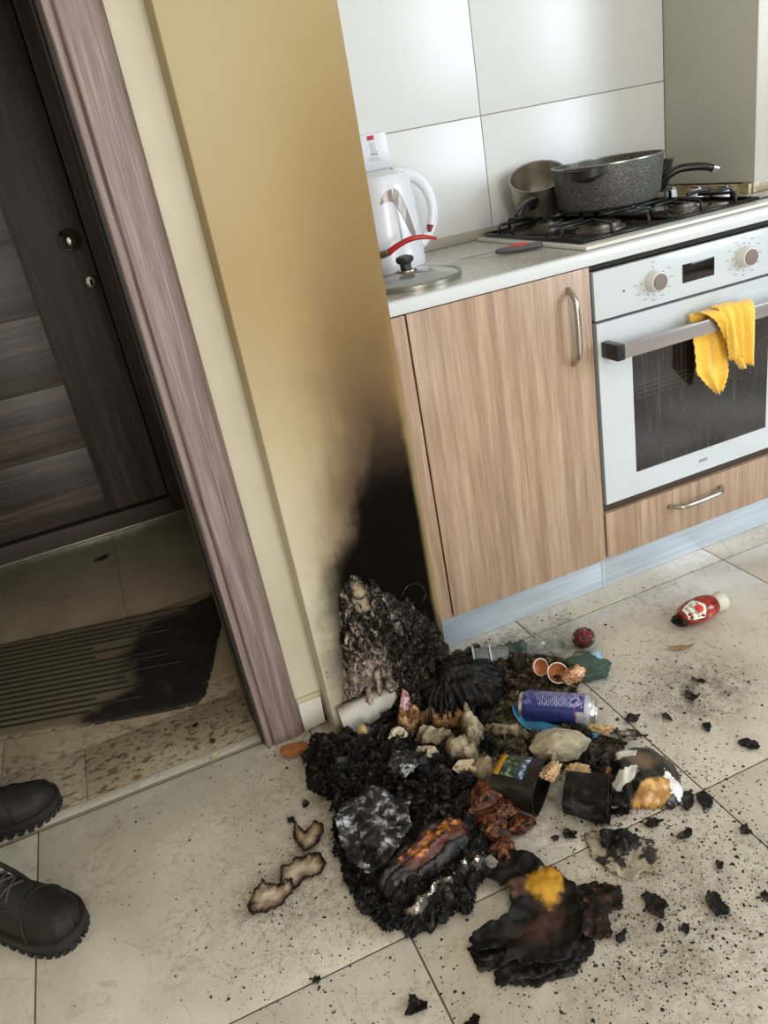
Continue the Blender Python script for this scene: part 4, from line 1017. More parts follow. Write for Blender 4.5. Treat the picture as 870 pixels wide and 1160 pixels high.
o = mb.build('ash_crumbs', m_crumb); tag(o, 'fine black ash crumbs scattered over the floor tiles', 'ash', kind='stuff')

# ------------------------------------------------------------------ charred lumps piled on the bed (each its own object)
random.seed(21)
proto = []
for k in range(6):
    mb = MB(); lump(mb, (0, 0, 0.012), (0.024*random.uniform(0.8, 1.3), 0.018*random.uniform(0.8, 1.3), 0.014*random.uniform(0.8, 1.2)), k*3.3+1, 4, 0.55, 1.9, 0, True, 0.0005)
    proto.append(mb)
lumps = [(-0.445, -0.17, 0.9), (-0.41, -0.15, 1.1), (-0.435, -0.225, 1.2), (-0.385, -0.19, 1.3), (-0.40, -0.255, 1.3), (-0.35, -0.16, 1.1), (-0.345, -0.225, 1.3), (-0.36, -0.29, 1.3), (-0.415, -0.31, 1.2), (-0.44, -0.275, 0.9), (-0.30, -0.19, 1.2), (-0.305, -0.255, 1.3), (-0.32, -0.325, 1.2), (-0.37, -0.355, 1.2), (-0.425, -0.36, 1.0), (-0.25, -0.17, 1.1), (-0.255, -0.225, 1.2), (-0.30, -0.375, 1.0), (-0.24, -0.375, 1.2), (-0.26, -0.43, 1.2), (-0.205, -0.42, 1.1), (-0.29, -0.47, 1.0), (-0.22, -0.47, 1.2), (-0.18, -0.40, 0.9), (-0.33, -0.425, 1.1), (-0.46, -0.44, 0.9), (-0.47, -0.50, 0.8), (-0.46, -0.565, 1.1), (-0.44, -0.605, 1.1), (-0.40, -0.63, 1.0), (-0.36, -0.64, 0.9), (-0.315, -0.63, 1.1), (-0.275, -0.605, 1.1), (-0.24, -0.575, 0.8), (-0.10, -0.335, 0.9), (-0.06, -0.14, 0.9), (-0.03, -0.10, 1.0), (0.0, -0.06, 0.8), (-0.02, -0.03, 0.9), (0.03, -0.03, 0.7), (0.075, -0.42, 1.0), (0.06, -0.39, 0.9), (0.05, -0.345, 0.7), (-0.03, -0.24, 0.8), (0.03, -0.20, 0.8), (0.0, -0.16, 0.7)]
meshes = {}
for i, (x, y, s_) in enumerate(lumps):
    k = random.randrange(6); mat = m_charg if (x < -0.2 or random.random() < 0.5) else m_bed
    if (k, mat.m.name) not in meshes:
        o = proto[k].build('charred_lump', mat, None, smooth=False); meshes[(k, mat.m.name)] = o.data
    else:
        o = bpy.data.objects.new('charred_lump', meshes[(k, mat.m.name)]); COL.objects.link(o)
    o.location = (x, y, bed(x, y, seg_dist(x, y, hp))*0.55); o.rotation_euler = (random.uniform(-.3, .3), random.uniform(-.3, .3), random.uniform(0, 6)); o.scale = (s_, s_, s_*random.uniform(0.9, 1.3))
    tag(o, 'black charred lump lying in the burnt heap by the pillar', 'debris', 'charred lumps in the burnt heap')

def flat(name, poly, mat, label, cat, amp=0.004, z0=0.001, res=0.004, rag=0.004, seed=1.0, curl=0.0, solid=0.001, parent=None, group=None, sc=30, smooth=True, fold=False):
    mb = MB()
    xs = [p[0] for p in poly]; ys = [p[1] for p in poly]; cx_, cy_ = sum(xs)/len(xs), sum(ys)/len(ys); R = max(max(xs)-min(xs), max(ys)-min(ys))/2
    def h(x, y, d):
        if fold: return z0*min(1, 0.3+d/0.010)+amp*crease(x, y, sc, seed)*min(1, 0.25+d/0.012)+curl*((x-cx_)**2+(y-cy_)**2)/R/R
        return z0+amp*(0.5+max(-0.5, fbm((x, y, 0), sc, 3, seed))*1.2)+curl*((x-cx_)**2+(y-cy_)**2)/R/R
    sheet(mb, poly, res, h, rag, seed)
    o = mb.build(name, mat, parent, smooth='auto' if smooth else False, solid=solid)
    if label: tag(o, label, cat, group)
    return o
hz = lambda x, y: bed(x, y, seg_dist(x, y, hp))
m_brownash = burnt('brown_ash_sheet', [(0.0, '#14100c'), (0.15, '#33291f'), (0.4, '#5b4e3d'), (0.9, '#7d705b')], 0.8, 0.7, 60, 0.8)
def blobpoly(cx_, cy_, rx, ry, ang=0, n=11, irr=0.3):
    out = []
    for k in range(n):
        a = 2*PI*k/n; r = 1+random.uniform(-irr, irr); px, py = rx*r*math.cos(a), ry*r*math.sin(a)
        out.append((cx_+px*math.cos(ang)-py*math.sin(ang), cy_+px*math.sin(ang)+py*math.cos(ang)))
    return out

random.seed(77)
m_charsheet = burnt('charred_film_sheet', [(0.0, '#070605'), (0.12, '#12100e'), (0.35, '#24201c'), (0.9, '#4a443c')], 0.42, 0.7, 45, 0.7)
for i, (x, y, s_) in enumerate([(-0.41, -0.18, .034), (-0.36, -0.20, .038), (-0.40, -0.24, .036), (-0.33, -0.26, .040), (-0.38, -0.30, .038), (-0.29, -0.21, .034), (-0.27, -0.27, .034), (-0.42, -0.33, .030), (-0.34, -0.345, .036), (-0.29, -0.30, .034), (-0.25, -0.345, .036), (-0.24, -0.40, .036), (-0.30, -0.41, .040), (-0.21, -0.44, .034), (-0.28, -0.46, .036), (-0.44, -0.59, .032), (-0.39, -0.625, .030), (-0.33, -0.63, .030), (-0.29, -0.61, .028), (-0.46, -0.50, .026), (-0.02, -0.07, .034), (-0.05, -0.11, .030), (0.03, -0.12, .030), (0.06, -0.35, .026), (-0.01, -0.20, .030), (-0.07, -0.26, .030), (0.05, -0.22, .028), (0.09, -0.14, .026)]):
    mt = m_charsheet if x < -0.2 else m_brownash
    flat('charred_sheet', blobpoly(x, y, s_, s_*0.75, random.uniform(0, 3), 11, 0.4), mt, 'blackened crumpled sheet of film in the burnt heap by the pillar', 'debris', 0.034, hz(x, y)*0.75, 0.0038, 0.006, i+100, 0, 0.0008, group='charred sheets in the burnt heap', sc=26, fold=True)
# crumpled papers and tissues in the heap
def crumpled(name, c, r, mat, label, cat, seed, rot=0, sub=4, amp=0.5, sc=1.7, group=None, smooth=False):
    mb = MB(); wad(mb, c, (r[0]*1.12, r[1]*1.12, r[2]*1.1), seed, 4, 0.2+amp*0.25, rot, 0.001)
    o = mb.build(name, mat, None, smooth='auto')
    return tag(o, label, cat, group)
def fsheet(name, c, rx, ry, ang, mat, label, cat, seed, amp=0.030, sc=22, irr=0.35):
    random.seed(int(seed*13)); z0 = hz(c[0], c[1])*0.85+c[2]+0.006
    return flat(name, blobpoly(c[0], c[1], rx, ry, ang, 12, irr), mat, label, cat, amp, z0, 0.0028, 0.005, seed, 0, 0.0007, sc=sc, fold=True)
fsheet('paper_wad', (-0.222, -0.208, 0.012), 0.046, 0.030, 0.3, m_brownp, 'brown crumpled paper wad with vertical pleats below the melted bag', 'paper', 1.0, 0.045, 30)
fsheet('paper_wad', (-0.150, -0.225, 0.010), 0.052, 0.036, -0.4, m_brownp, 'flat brown crumpled paper right of the pleated brown wad', 'paper', 2.0, 0.03, 20)
crumpled('paper_wad', (-0.262, -0.235, 0.045), (0.022, 0.018, 0.016), m_tissue, 'small pale rolled paper with yellowed edge on the black heap', 'paper', 3.0, 0.2)
fsheet('tissue', (-0.195, -0.275, 0.012), 0.042, 0.020, -0.5, m_tissue, 'pale folded tissue strip below the flat brown paper', 'tissue', 4.0)
crumpled('tissue', (-0.228, -0.308, 0.034), (0.034, 0.020, 0.016), m_tissue, 'dirty grey tissue wad left of the beige twisted tissue', 'tissue', 5.0, -0.7)
fsheet('tissue', (-0.122, -0.295, 0.018), 0.026, 0.058, -0.3, m_tissue, 'beige twisted tissue standing in the middle of the heap', 'tissue', 6.0, 0.045, 24)
fsheet('tissue', (-0.160, -0.338, 0.010), 0.036, 0.034, 0.4, m_tissue, 'beige crumpled tissue in front of the twisted one', 'tissue', 7.5)
fsheet('tissue', (-0.055, -0.315, 0.006), 0.050, 0.020, -0.8, m_tissue, 'long grey tissue scrap above the black tub with green band', 'tissue', 8.5, 0.022)
fsheet('tissue', (-0.155, -0.405, 0.004), 0.032, 0.042, 0.9, m_tissue, 'speckled grey paper lump left of the black tub', 'tissue', 9.5)
crumpled('tissue', (0.018, -0.43, 0.026), (0.052, 0.036, 0.027), m_tissue, 'large grey-beige wad between the blue can and the charred tub', 'tissue', 10.5, -0.6, 4, -0.55)
fsheet('tissue', (-0.025, -0.452, 0.020), 0.030, 0.026, 0.3, m_tissue, 'grey wad lying on the end of the black tub', 'tissue', 11.5)
crumpled('plastic_film', (-0.285, -0.335, 0.052), (0.032, 0.036, 0.012), m_filmglint, 'smoky grey plastic film square in the middle of the black heap', 'plastic', 12.5, -0.6, sub=4, amp=0.3)
# red-white scrap, white clip, cap, yellow label
def scrap(name, pts, mat, label, cat):
    mb = MB(); n = len(pts); vs = [Vector(p) for p in pts]
    nrm = (vs[1]-vs[0]).cross(vs[2]-vs[0]).normalized()*0.0006
    mb.add(vs+[v+nrm for v in vs], [tuple(range(n)), tuple(reversed(range(n, 2*n)))]+[(i, (i+1) % n, (i+1) % n+n, i+n) for i in range(n)])
    return tag(mb.build(name, mat), label, cat)
M = Mat('red_white_print', 0.4); v = M.coord('Object'); M.base(M.ramp(M.noise(v, 130, 2), [(0.45, '#a39a93'), (0.52, '#8e2233')]))
scrap('carton_scrap', [(-0.235, -0.185, 0.055), (-0.205, -0.19, 0.052), (-0.203, -0.172, 0.085), (-0.212, -0.168, 0.098)], M, 'pointed red and white carton scrap above the pleated brown paper', 'scrap')
t = thing('white_clip', (-0.150, -0.20, 0.05), 'tiny white triangular plastic clip with two prongs behind the brown paper', 'clip')
MB().add([(-0.165, -0.205, 0.052), (-0.135, -0.21, 0.052), (-0.148, -0.192, 0.066), (-0.15, -0.20, 0.05)], [(0, 1, 2), (0, 3, 1), (1, 3, 2), (2, 3, 0)]).build('clip_body', m_white, t)
for dx in (0, 0.006): MB().tube([(-0.150+dx, -0.197, 0.062), (-0.154+dx, -0.19, 0.082)], 0.0009, 6, 1).build('prong', m_white, t)
M = Mat('yellow_white_label', 0.4); v = M.coord('Object'); M.base(M.ramp(M.noise(v, 70, 2), [(0.42, '#c3c2bf'), (0.5, '#c7a72c'), (0.56, '#c9c5bc'), (0.66, '#7c4036')]))
scrap('label_scrap', [(-0.200, -0.395, 0.034), (-0.165, -0.41, 0.036), (-0.158, -0.385, 0.042), (-0.185, -0.37, 0.040), (-0.205, -0.38, 0.036)], M, 'small white and yellow torn label beside the speckled grey lump', 'label')
ob = thing('onion_half', (-0.315, -0.185, 0.03), 'half burnt yellowish onion at the foot of the white skirting tile', 'onion')
mb = MB(); vs, fs = ico(3); mb.add([Vector((-0.318+v.x*0.019, -0.185+v.y*0.016, 0.040+v.z*0.021)) for v in vs], fs)
M = Mat('burnt_onion', 0.45); v = M.coord('World'); x, y, z = M.sep(v); M.base(M.mix(M.smooth(M.math('ADD', x, M.math('MULTIPLY', M.noise(v, 60, 3), 0.012)), -0.316, -0.308), '#b09a66', '#100c09'))
mb.build('onion_flesh', M, ob, smooth=True)
og = crumpled('orange_peel', (-0.462, -0.120, 0.012), (0.034, 0.018, 0.014), Mat('brown_orange_peel', 0.5, color='#8a5428'), 'brown-orange scorched peel at the left tip of the heap near the door frame', 'peel', 14.0, -0.4, 4, -0.5)
for (x, y, z, rx, ry, rz_, sd, lb) in ((-0.175, -0.475, 0.030, 0.040, 0.026, 0.020, 15, 'brown scorched onion skin at the top of the rusty brown skins'), (-0.165, -0.515, 0.030, 0.026, 0.022, 0.018, 16, 'round curled brown onion skin in the middle of the rusty skins'), (-0.195, -0.535, 0.024, 0.028, 0.026, 0.018, 17, 'dark brown onion skin beside the glossy black roll'), (-0.150, -0.555, 0.020, 0.022, 0.020, 0.016, 18, 'rust-brown onion skin lying farthest right below the black tub'), (-0.205, -0.580, 0.018, 0.022, 0.022, 0.018, 19, 'reddish brown burnt lump at the lower end of the rusty skins'), (-0.21, -0.49, 0.024, 0.026, 0.02, 0.016, 23, 'blackened onion skin between the roll and the rusty skins')):
    crumpled('onion_skin', (x, y, z), (rx*1.1, ry*1.1, rz_*1.15), m_orange, lb, 'onion', float(sd), 0.3, 4, -0.15, 1.5, None, True)
for i, (x, y, s_) in enumerate(((-0.135, -0.475, 0.9), (-0.12, -0.50, 0.7))):
    o = bpy.data.objects.new('charred_lump', list(meshes.values())[i]); COL.objects.link(o); o.location = (x, y, 0); o.scale = (s_, s_, s_); tag(o, 'black charred lump lying in the burnt heap by the pillar', 'debris', 'charred lumps in the burnt heap')

# silvery burnt film, and the melted roll with orange core
bag = [(-0.462, -0.385), (-0.425, -0.362), (-0.375, -0.350), (-0.335, -0.385), (-0.315, -0.43), (-0.335, -0.485), (-0.39, -0.52), (-0.446, -0.54), (-0.465, -0.46)]
flat('burnt_film', bag, m_filmglint, 'silvery grey burnt plastic film on the left of the black heap', 'plastic', 0.035, 0.030, 0.004, 0.006, 31, 0, 0.0015, sc=17)
rl = thing('melted_roll', (-0.34, -0.55, 0), 'glossy black melted packet with a scorched orange strip, at the front of the heap', 'packet')
a = Vector((-0.425, -0.565, 0.040)); b = Vector((-0.255, -0.520, 0.046))
d = (b-a).normalized(); sd = Vector((-d.y, d.x, 0)); cc = (a+b)/2
rp = []
for k in range(20):
    q_ = 2*PI*k/20; cx_, sx_ = math.copysign(abs(math.cos(q_))**0.55, math.cos(q_)), math.copysign(abs(math.sin(q_))**0.55, math.sin(q_))
    p_ = cc+d*cx_*0.104*(1.0-0.10*(sx_ < 0)*(cx_ > 0))+sd*sx_*(0.047+0.006*cx_); rp.append((p_.x, p_.y))
def rh(x, y, dd):
    p_ = Vector((x, y, 0))-Vector((cc.x, cc.y, 0)); t = p_.dot(d); s2 = p_.dot(sd)
    k = min(1, max(0, dd)/0.040)
    wr = crease(t*0.6, s2*1.6, 24, 4)
    endw = max(0, abs(t)-0.06)/0.045
    return 0.004+0.060*math.sqrt(max(0, 1-(1-k)**2))*(0.92+0.05*math.sin(t*30))+0.013*(wr-0.3)*min(1, dd/0.01)+0.006*math.sin(t*230)*endw*k+0.004*math.sin((s2-0.004)*300)*k*0.5
mb = MB(); sheet(mb, rp, 0.0030, rh, 0.003, 45)
M = Mat('glossy_melted_black', 0.33); v = M.coord('World'); x, y, z = M.sep(v)
# orange scorched crust along a band on top of the packet
t_ = M.math('ADD', M.math('MULTIPLY', x, d.x), M.math('MULTIPLY', y, d.y)); t0 = cc.x*d.x+cc.y*d.y
s__ = M.math('ADD', M.math('MULTIPLY', x, sd.x), M.math('MULTIPLY', y, sd.y)); s0 = cc.x*sd.x+cc.y*sd.y
nz = M.math('MULTIPLY', M.math('SUBTRACT', M.noise(v, 38, 4, 0.6), 0.5), 0.05)
bd1 = M.smooth(M.math('ABSOLUTE', M.math('ADD', M.math('SUBTRACT', s__, s0+0.004), nz)), 0.018, 0.008)
bd2 = M.smooth(M.math('ABSOLUTE', M.math('ADD', M.math('SUBTRACT', t_, t0+0.022), nz)), 0.078, 0.058)
br1 = M.smooth(M.math('ABSOLUTE', M.math('ADD', M.math('SUBTRACT', s__, s0-0.016), M.math('MULTIPLY', nz, 0.5))), 0.012, 0.005)
oc = M.ramp(M.noise(v, 42, 5, 0.65), [(0.40, '#1d0f08'), (0.47, '#5c230c'), (0.54, '#b3681c'), (0.64, '#d9ac55')])
base_ = M.ramp(M.noise(v, 30, 4), [(0.4, '#0a0908'), (0.7, '#2a2623')])
c = M.mix(M.math('MULTIPLY', br1, M.math('MULTIPLY', bd2, 0.8)), base_, '#55220f')
M.base(M.mix(M.math('MULTIPLY', bd1, bd2), c, oc)); M.bump(M.noise(v, 55, 5, 0.7), 0.7, 0.005)
mb.build('packet_body', M, rl, smooth='auto')
for k in range(0):
    r_ = 0.020+k*0.0055
    pts = [a-d*(0.006-0.004*k)+sd*(r_*math.cos(q_)*1.15)+Vector((0, 0, r_*0.85*math.sin(q_))) for q_ in [i*PI/6-0.3 for i in range(9)]]
    MB().tube(pts, 0.0022, 6, 3).build('end_fold', m_charg, rl, smooth=True)
M = Mat('crinkled_foil', 0.22, 0.9); v = M.coord('World'); M.base(M.ramp(M.noise(v, 50, 4), [(0.35, '#2a2725'), (0.6, '#a9a29a')])); M.bump(M.noise(v, 90, 3), 0.6, 0.003)
fo = [(-0.425, -0.612), (-0.40, -0.617), (-0.35, -0.600), (-0.30, -0.588), (-0.255, -0.572), (-0.236, -0.588), (-0.26, -0.612), (-0.30, -0.612), (-0.35, -0.628), (-0.40, -0.64)]
flat('foil_strip', fo, M, 'crumpled shiny foil strip along the front of the melted black packet', 'foil', 0.020, 0.036, 0.003, 0.003, 6, 0, 0.0008, sc=36, fold=True)
M = Mat('white_clear_film', 0.15, color='#b5ada3'); M.b.inputs['Transmission Weight'].default_value = 0.6
crumpled('film_wisp', (-0.243, -0.600, 0.020), (0.020, 0.012, 0.010), M, 'clear wrinkled film wisp at the right end of the foil strip', 'film', 33.0, -0.4, 4, 0.6, 1.8, None, True)

# ------------------------------------------------------------------ burnt carton with mustard patch, front right
cart = [(-0.201, -0.595), (-0.165, -0.622), (-0.155, -0.665), (-0.140, -0.705), (-0.150, -0.751), (-0.190, -0.796), (-0.226, -0.81), (-0.279, -0.796), (-0.325, -0.778), (-0.322, -0.762), (-0.30, -0.757), (-0.339, -0.740), (-0.342, -0.710), (-0.318, -0.705), (-0.292, -0.702), (-0.268, -0.700), (-0.253, -0.690), (-0.248, -0.675), (-0.236, -0.662), (-0.245, -0.648), (-0.270, -0.628), (-0.268, -0.598), (-0.245, -0.598), (-0.222, -0.612), (-0.213, -0.60)]
M = Mat('burnt_carton_mustard', 0.55); M.b.inputs['Specular IOR Level'].default_value = 0.22; v = M.coord('World'); x, y, z = M.sep(v)
def cblob(M, v, x, y, cx_, cy_, rx, ry, ns=0.02, sc=30, soft=0.5):
    nz = M.math('MULTIPLY', M.math('SUBTRACT', M.noise(v, sc, 4, 0.6), 0.5), ns/rx*2)
    dx = M.math('DIVIDE', M.math('SUBTRACT', x, cx_), rx); dy = M.math('DIVIDE', M.math('SUBTRACT', y, cy_), ry)
    return M.smooth(M.math('ADD', M.math('SQRT', M.math('ADD', M.math('MULTIPLY', dx, dx), M.math('MULTIPLY', dy, dy))), nz), 1.0, 1-soft)
e = M.math('ADD', M.attr('burn'), M.math('MULTIPLY', M.math('SUBTRACT', M.noise(v, 60, 4), 0.5), 0.4))
c = M.ramp(e, [(0.0, '#0b0a0a'), (0.3, '#15110e'), (0.45, '#2e2019'), (0.8, '#3b2a20')])
c = M.mix(M.math('MULTIPLY', cblob(M, v, x, y, -0.225, -0.665, 0.030, 0.022), 0.8), c, '#5a4336')
c = M.mix(M.math('MULTIPLY', cblob(M, v, x, y, -0.225, -0.745, 0.055, 0.022), 0.6), c, '#453127')
c = M.mix(cblob(M, v, x, y, -0.184, -0.688, 0.033, 0.042, 0.022, 32, 0.4), c, '#b98a2c')
M.base(c); M.bump(M.noise(v, 110, 4, 0.7), 0.4, 0.003)
tmp = MB()
def ch(x, y, d):
    edge = max(0, 1-d/0.035)
    return 0.006+0.020*edge*(0.6+fbm((x, y, 0), 40, 2, 3))+0.016*crease(x, y, 14, 9)+0.010*max(0, 1-math.hypot(x+0.187, y+0.678)/0.05)
sheet(tmp, cart, 0.0034, ch, 0.009, 12)
ct = thing('burnt_carton', (-0.22, -0.71, 0), 'large burnt carton with mustard-yellow patch and torn black edges, lower right', 'carton')
tmp.build('carton_sheet', M, ct, smooth='auto', solid=0.0015)
for k, (off, sc_, sd_) in enumerate(((0.004, 1.05, 40), (0.001, 1.10, 41))):
    pl_ = [(-0.232+(px+0.232)*sc_+0.004*k, -0.715+(py+0.715)*sc_-0.005*(k+1)) for px, py in cart if py < -0.69]
    pl_ += [(-0.19, -0.70), (-0.25, -0.70)]
    flat('under_layer', pl_, m_char, None, None, 0.004, off, 0.005, 0.008, sd_, 0, 0.001, ct, sc=25)
lobe = [(-0.135, -0.705), (-0.100, -0.712), (-0.078, -0.738), (-0.085, -0.752), (-0.100, -0.770), (-0.120, -0.775), (-0.14, -0.808), (-0.165, -0.80), (-0.182, -0.792), (-0.17, -0.77), (-0.150, -0.745), (-0.148, -0.72)]
M = Mat('charred_carton_lobe', 0.65); M.b.inputs['Specular IOR Level'].default_value = 0.2; v = M.coord('World')
M.base(M.ramp(M.noise(v, 45, 5, 0.7), [(0.4, '#0e0b09'), (0.58, '#2b1f18'), (0.7, '#6d4a36')])); M.bump(M.noise(v, 120, 4, 0.7), 0.8, 0.004)
flat('carton_flap', lobe, M, 'charred brown-black carton flap against the right side of the mustard carton', 'carton', 0.022, 0.003, 0.0036, 0.009, 42, 0, 0.0015, sc=32)

# burnt paper flakes with pale middles, left front
for poly, lb, sd_ in (([(-0.525, -0.315), (-0.512, -0.349), (-0.488, -0.334), (-0.475, -0.345), (-0.479, -0.367), (-0.502, -0.396), (-0.528, -0.395), (-0.535, -0.361)], 'forked burnt paper flake nearest the heap, left of the silvery film', 51),
                      ([(-0.575, -0.41), (-0.545, -0.398), (-0.503, -0.415), (-0.497, -0.445), (-0.515, -0.462), (-0.545, -0.455), (-0.565, -0.468), (-0.588, -0.445)], 'burnt beige paper flake with thick black rim, middle of the three flakes', 52),
                      ([(-0.640, -0.436), (-0.615, -0.420), (-0.588, -0.436), (-0.560, -0.445), (-0.572, -0.475), (-0.597, -0.482), (-0.621, -0.490), (-0.648, -0.482), (-0.652, -0.455)], 'palest burnt paper flake, farthest left on the tiles', 53)):
    flat('paper_flake', poly, m_paperb, lb, 'paper', 0.010, 0.002, 0.003, 0.004, sd_, 0.006, 0.0008, sc=45)
# grey torn paper with char, right
pp = [(-0.065, -0.618), (-0.035, -0.628), (-0.007, -0.641), (0.011, -0.665), (0.03, -0.69), (0.025, -0.72), (-0.005, -0.755), (-0.025, -0.735), (-0.05, -0.742), (-0.07, -0.705), (-0.08, -0.665)]
M = Mat('grey_brown_burnt_paper', 0.8); v = M.coord('World')
M.base(M.mix(M.smooth(M.noise(v, 30, 5, 0.7), 0.5, 0.56), '#9b907c', '#221b15'))
flat('torn_paper', pp, M, 'torn grey-brown paper with black char below the charred black tubs', 'paper', 0.009, 0.001, 0.0035, 0.004, 54, 0, 0.0008, sc=35)
flat('char_sheet', [(-0.045, -0.635), (-0.005, -0.648), (0.01, -0.675), (-0.01, -0.70), (-0.035, -0.69), (-0.055, -0.665)], m_char, 'crumpled black char piece lying on the torn grey paper', 'debris', 0.014, 0.010, 0.0035, 0.006, 55, 0, 0.001, sc=60)

# individual char flakes on the tiles
random.seed(33)
def P(px, py):   # approximate floor points measured on the photograph once, kept as world metres
    return px, py
fl = [(-0.048, -0.793, .021, 'angular black flake with pointed arm, right of the carton flap'), (0.031, -0.841, .022, 'square black flake with a notch, farthest right of the carton'), (-0.458, -0.754, .018, 'long upright black flake near the lower tile joint'), (-0.583, -0.643, .010, 'tiny dark flake lying on the tile joint, lower left'), (-0.397, -0.820, .022, 'black flake cut by the bottom edge of the picture'), (-0.085, -0.605, .015, 'small black flake left of the torn grey paper'), (-0.110, -0.600, .009, 'little curled flake on the joint left of the torn paper'),
      (0.135, -0.655, .020, 'black flake right of the white and gold wrapper'), (0.165, -0.665, .016, 'outer black flake beyond the white and gold wrapper'), (0.02, -0.61, .022, 'ragged char piece under the gold wrapper'), (0.055, -0.66, .016, 'char piece below the gold wrapper towards the joint'), (0.085, -0.705, .014, 'black crumb cluster on the tile below the wrapper'), (0.175, -0.75, .013, 'crooked thin black flake beyond the tile joint'), (-0.065, -0.825, .011, 'first of the small flakes below the angular flake'), (-0.035, -0.845, .012, 'second small flake below the angular flake'), (-0.125, -0.81, .012, 'small flake just below the carton flap'),
      (0.335, -0.435, .016, 'black flake on the sooty ring to the right'), (0.385, -0.40, .012, 'small black flake at the far side of the sooty ring'), (0.30, -0.52, .018, 'spiky black flake between sooty ring and tile joint'), (0.33, -0.60, .016, 'black flake near the right picture edge'), (0.255, -0.455, .012, 'round black crumb left of the sooty ring'), (0.10, -0.455, .016, 'charred scrap touching the top of the gold wrapper'), (0.195, -0.42, .018, 'upright charred scrap right of the can'), (0.14, -0.43, .012, 'charred scrap in front of the can end'), (0.09, -0.78, .010, 'small dark flake below the torn paper'), (0.18, -0.82, .011, 'small dark flake towards the lower right corner'), (0.11, -0.86, .010, 'small dark crumb near the lower right corner'), (-0.455, -0.235, .009, 'dark crumb left of the heap'), (-0.53, -0.30, .008, 'pair of dark crumbs left of the heap'), (-0.49, -0.275, .009, 'brown-black crumb by the heap edge')]
for i, (x, y, s_, lb) in enumerate(fl):
    poly = blobpoly(x, y, s_, s_*random.uniform(0.55, 0.85), random.uniform(0, 3), 10, 0.42)
    flat('char_flake', poly, m_char, lb, 'debris', s_*0.35, 0.0015, max(0.0018, s_/7), s_*0.14, 60+i, s_*0.15, 0.0012, sc=0.9/s_)
lf = flat('dry_leaf', [(0.405, -0.268), (0.42, -0.276), (0.437, -0.281), (0.452, -0.292), (0.463, -0.30), (0.447, -0.302), (0.425, -0.297), (0.41, -0.285)], Mat('dry_brown_leaf', 0.6, color='#94734a'), 'dry brown leaf on the tile below the red sauce bottle', 'leaf', 0.006, 0.001, 0.0028, 0.0012, 3, 0.006, 0.0006, sc=40)
for x, y, c, lb in ((-0.633, -0.027, '#c3bf86', 'pale yellow-green leaf bit on the threshold strip'), (-0.628, 0.025, '#2d3118', 'dark green leaf bit just behind the threshold strip'), (-0.655, 0.105, '#16130f', 'black crumb on the hall tiles near the doormat')):
    flat('leaf_bit', blobpoly(x, y, 0.009, 0.0065, 1.0, 8, 0.25), Mat('leaf_bit_'+c[1:], 0.5, color=c), lb, 'leaf', 0.006, 0.002, 0.002, 0.001, 4, 0.003, 0.0008, sc=60)
flat('leaf_bit', blobpoly(-0.815, 1.255, 0.03, 0.016, 0.3, 9, 0.25), Mat('dark_leaf', 0.6, color='#2a241a'), 'dark dry leaf on the hall floor in front of the far door', 'leaf', 0.008, 0.002, 0.005, 0.002, 5, 0, 0.001)

# ------------------------------------------------------------------ blue can and torn blue wrapper
def rot_thing(name, loc, label, cat, axis):
    """root with its local X along axis (horizontal)"""
    return thing(name, loc, label, cat, None, math.atan2(axis[1], axis[0]))
can = rot_thing('drink_can', (0.066, -0.339, 0.0335), 'tall blue and silver drink can lying on its side in the ash', 'can', (0.120, -0.100))
L = 0.079
mb = MB(); mb.lathe([(0.0335-0.004, -L+0.008), (0.0335, -L+0.016), (0.0335, L-0.014), (0.0325, L-0.010)], (0, 0, 0), 48, 'x')
M = Mat('printed_blue_can', 0.3, 0.35); v = M.coord('Object'); x, y, z = M.sep(v)
ang = M.math('ARCTAN2', y, z)
def band(M, s, a, b, soft=0.002):
    return M.math('MULTIPLY', M.smooth(s, a-soft, a+soft), M.smooth(s, b+soft, b-soft))
cv = M.n('ShaderNodeCombineXYZ'); M.put(cv.inputs[0], x); M.put(cv.inputs[1], M.math('MULTIPLY', ang, 0.033)); cvo = cv.outputs[0]
bk = M.n('ShaderNodeTexBrick'); M.put(bk.inputs['Vector'], M.mapv(cvo, (1, 1, 1), (0, 0, 0), (0, 0, PI/2))); bk.inputs['Scale'].default_value = 1.0
bk.inputs['Brick Width'].default_value = 0.012; bk.inputs['Row Height'].default_value = 0.0042; bk.inputs['Mortar Size'].default_value = 0.0013; bk.inputs['Color1'].default_value = lin('#c9cde4'); bk.inputs['Color2'].default_value = lin('#8e93c9'); bk.inputs['Mortar'].default_value = lin('#3b4487')
c = M.mix(band(M, x, -0.035, 0.020), '#3a4691', bk.outputs['Color'])
c = M.mix(M.math('MULTIPLY', M.smooth(M.noise(cvo, 60, 3), 0.45, 0.6), 0.6), c, '#8f96c4')
c = M.mix(band(M, x, 0.03, 0.055), c, M.mix(M.smooth(M.noise(M.mapv(cvo, (1, 1, 1)), 90, 2), 0.45, 0.52), '#2a3170', '#9aa0cc'))
c = M.mix(M.smooth(ang, -0.75, -0.8), c, '#2c3576')
c = M.mix(M.math('MULTIPLY', M.smooth(ang, -1.0, -1.05), band(M, x, 0.042, 0.062)), c, '#a9a6ae')
c = M.mix(band(M, x, 0.0395, 0.0405, 0.0005), c, '#b04a5c')
c = M.mix(M.smooth(x, 0.0585, 0.0595), c, '#b9bac2')
c = M.mix(M.smooth(M.noise(v, 170, 3), 0.62, 0.68), c, '#1d1b22')
M.base(c)
mb.build('can_body', M, can, smooth='auto', local=True)
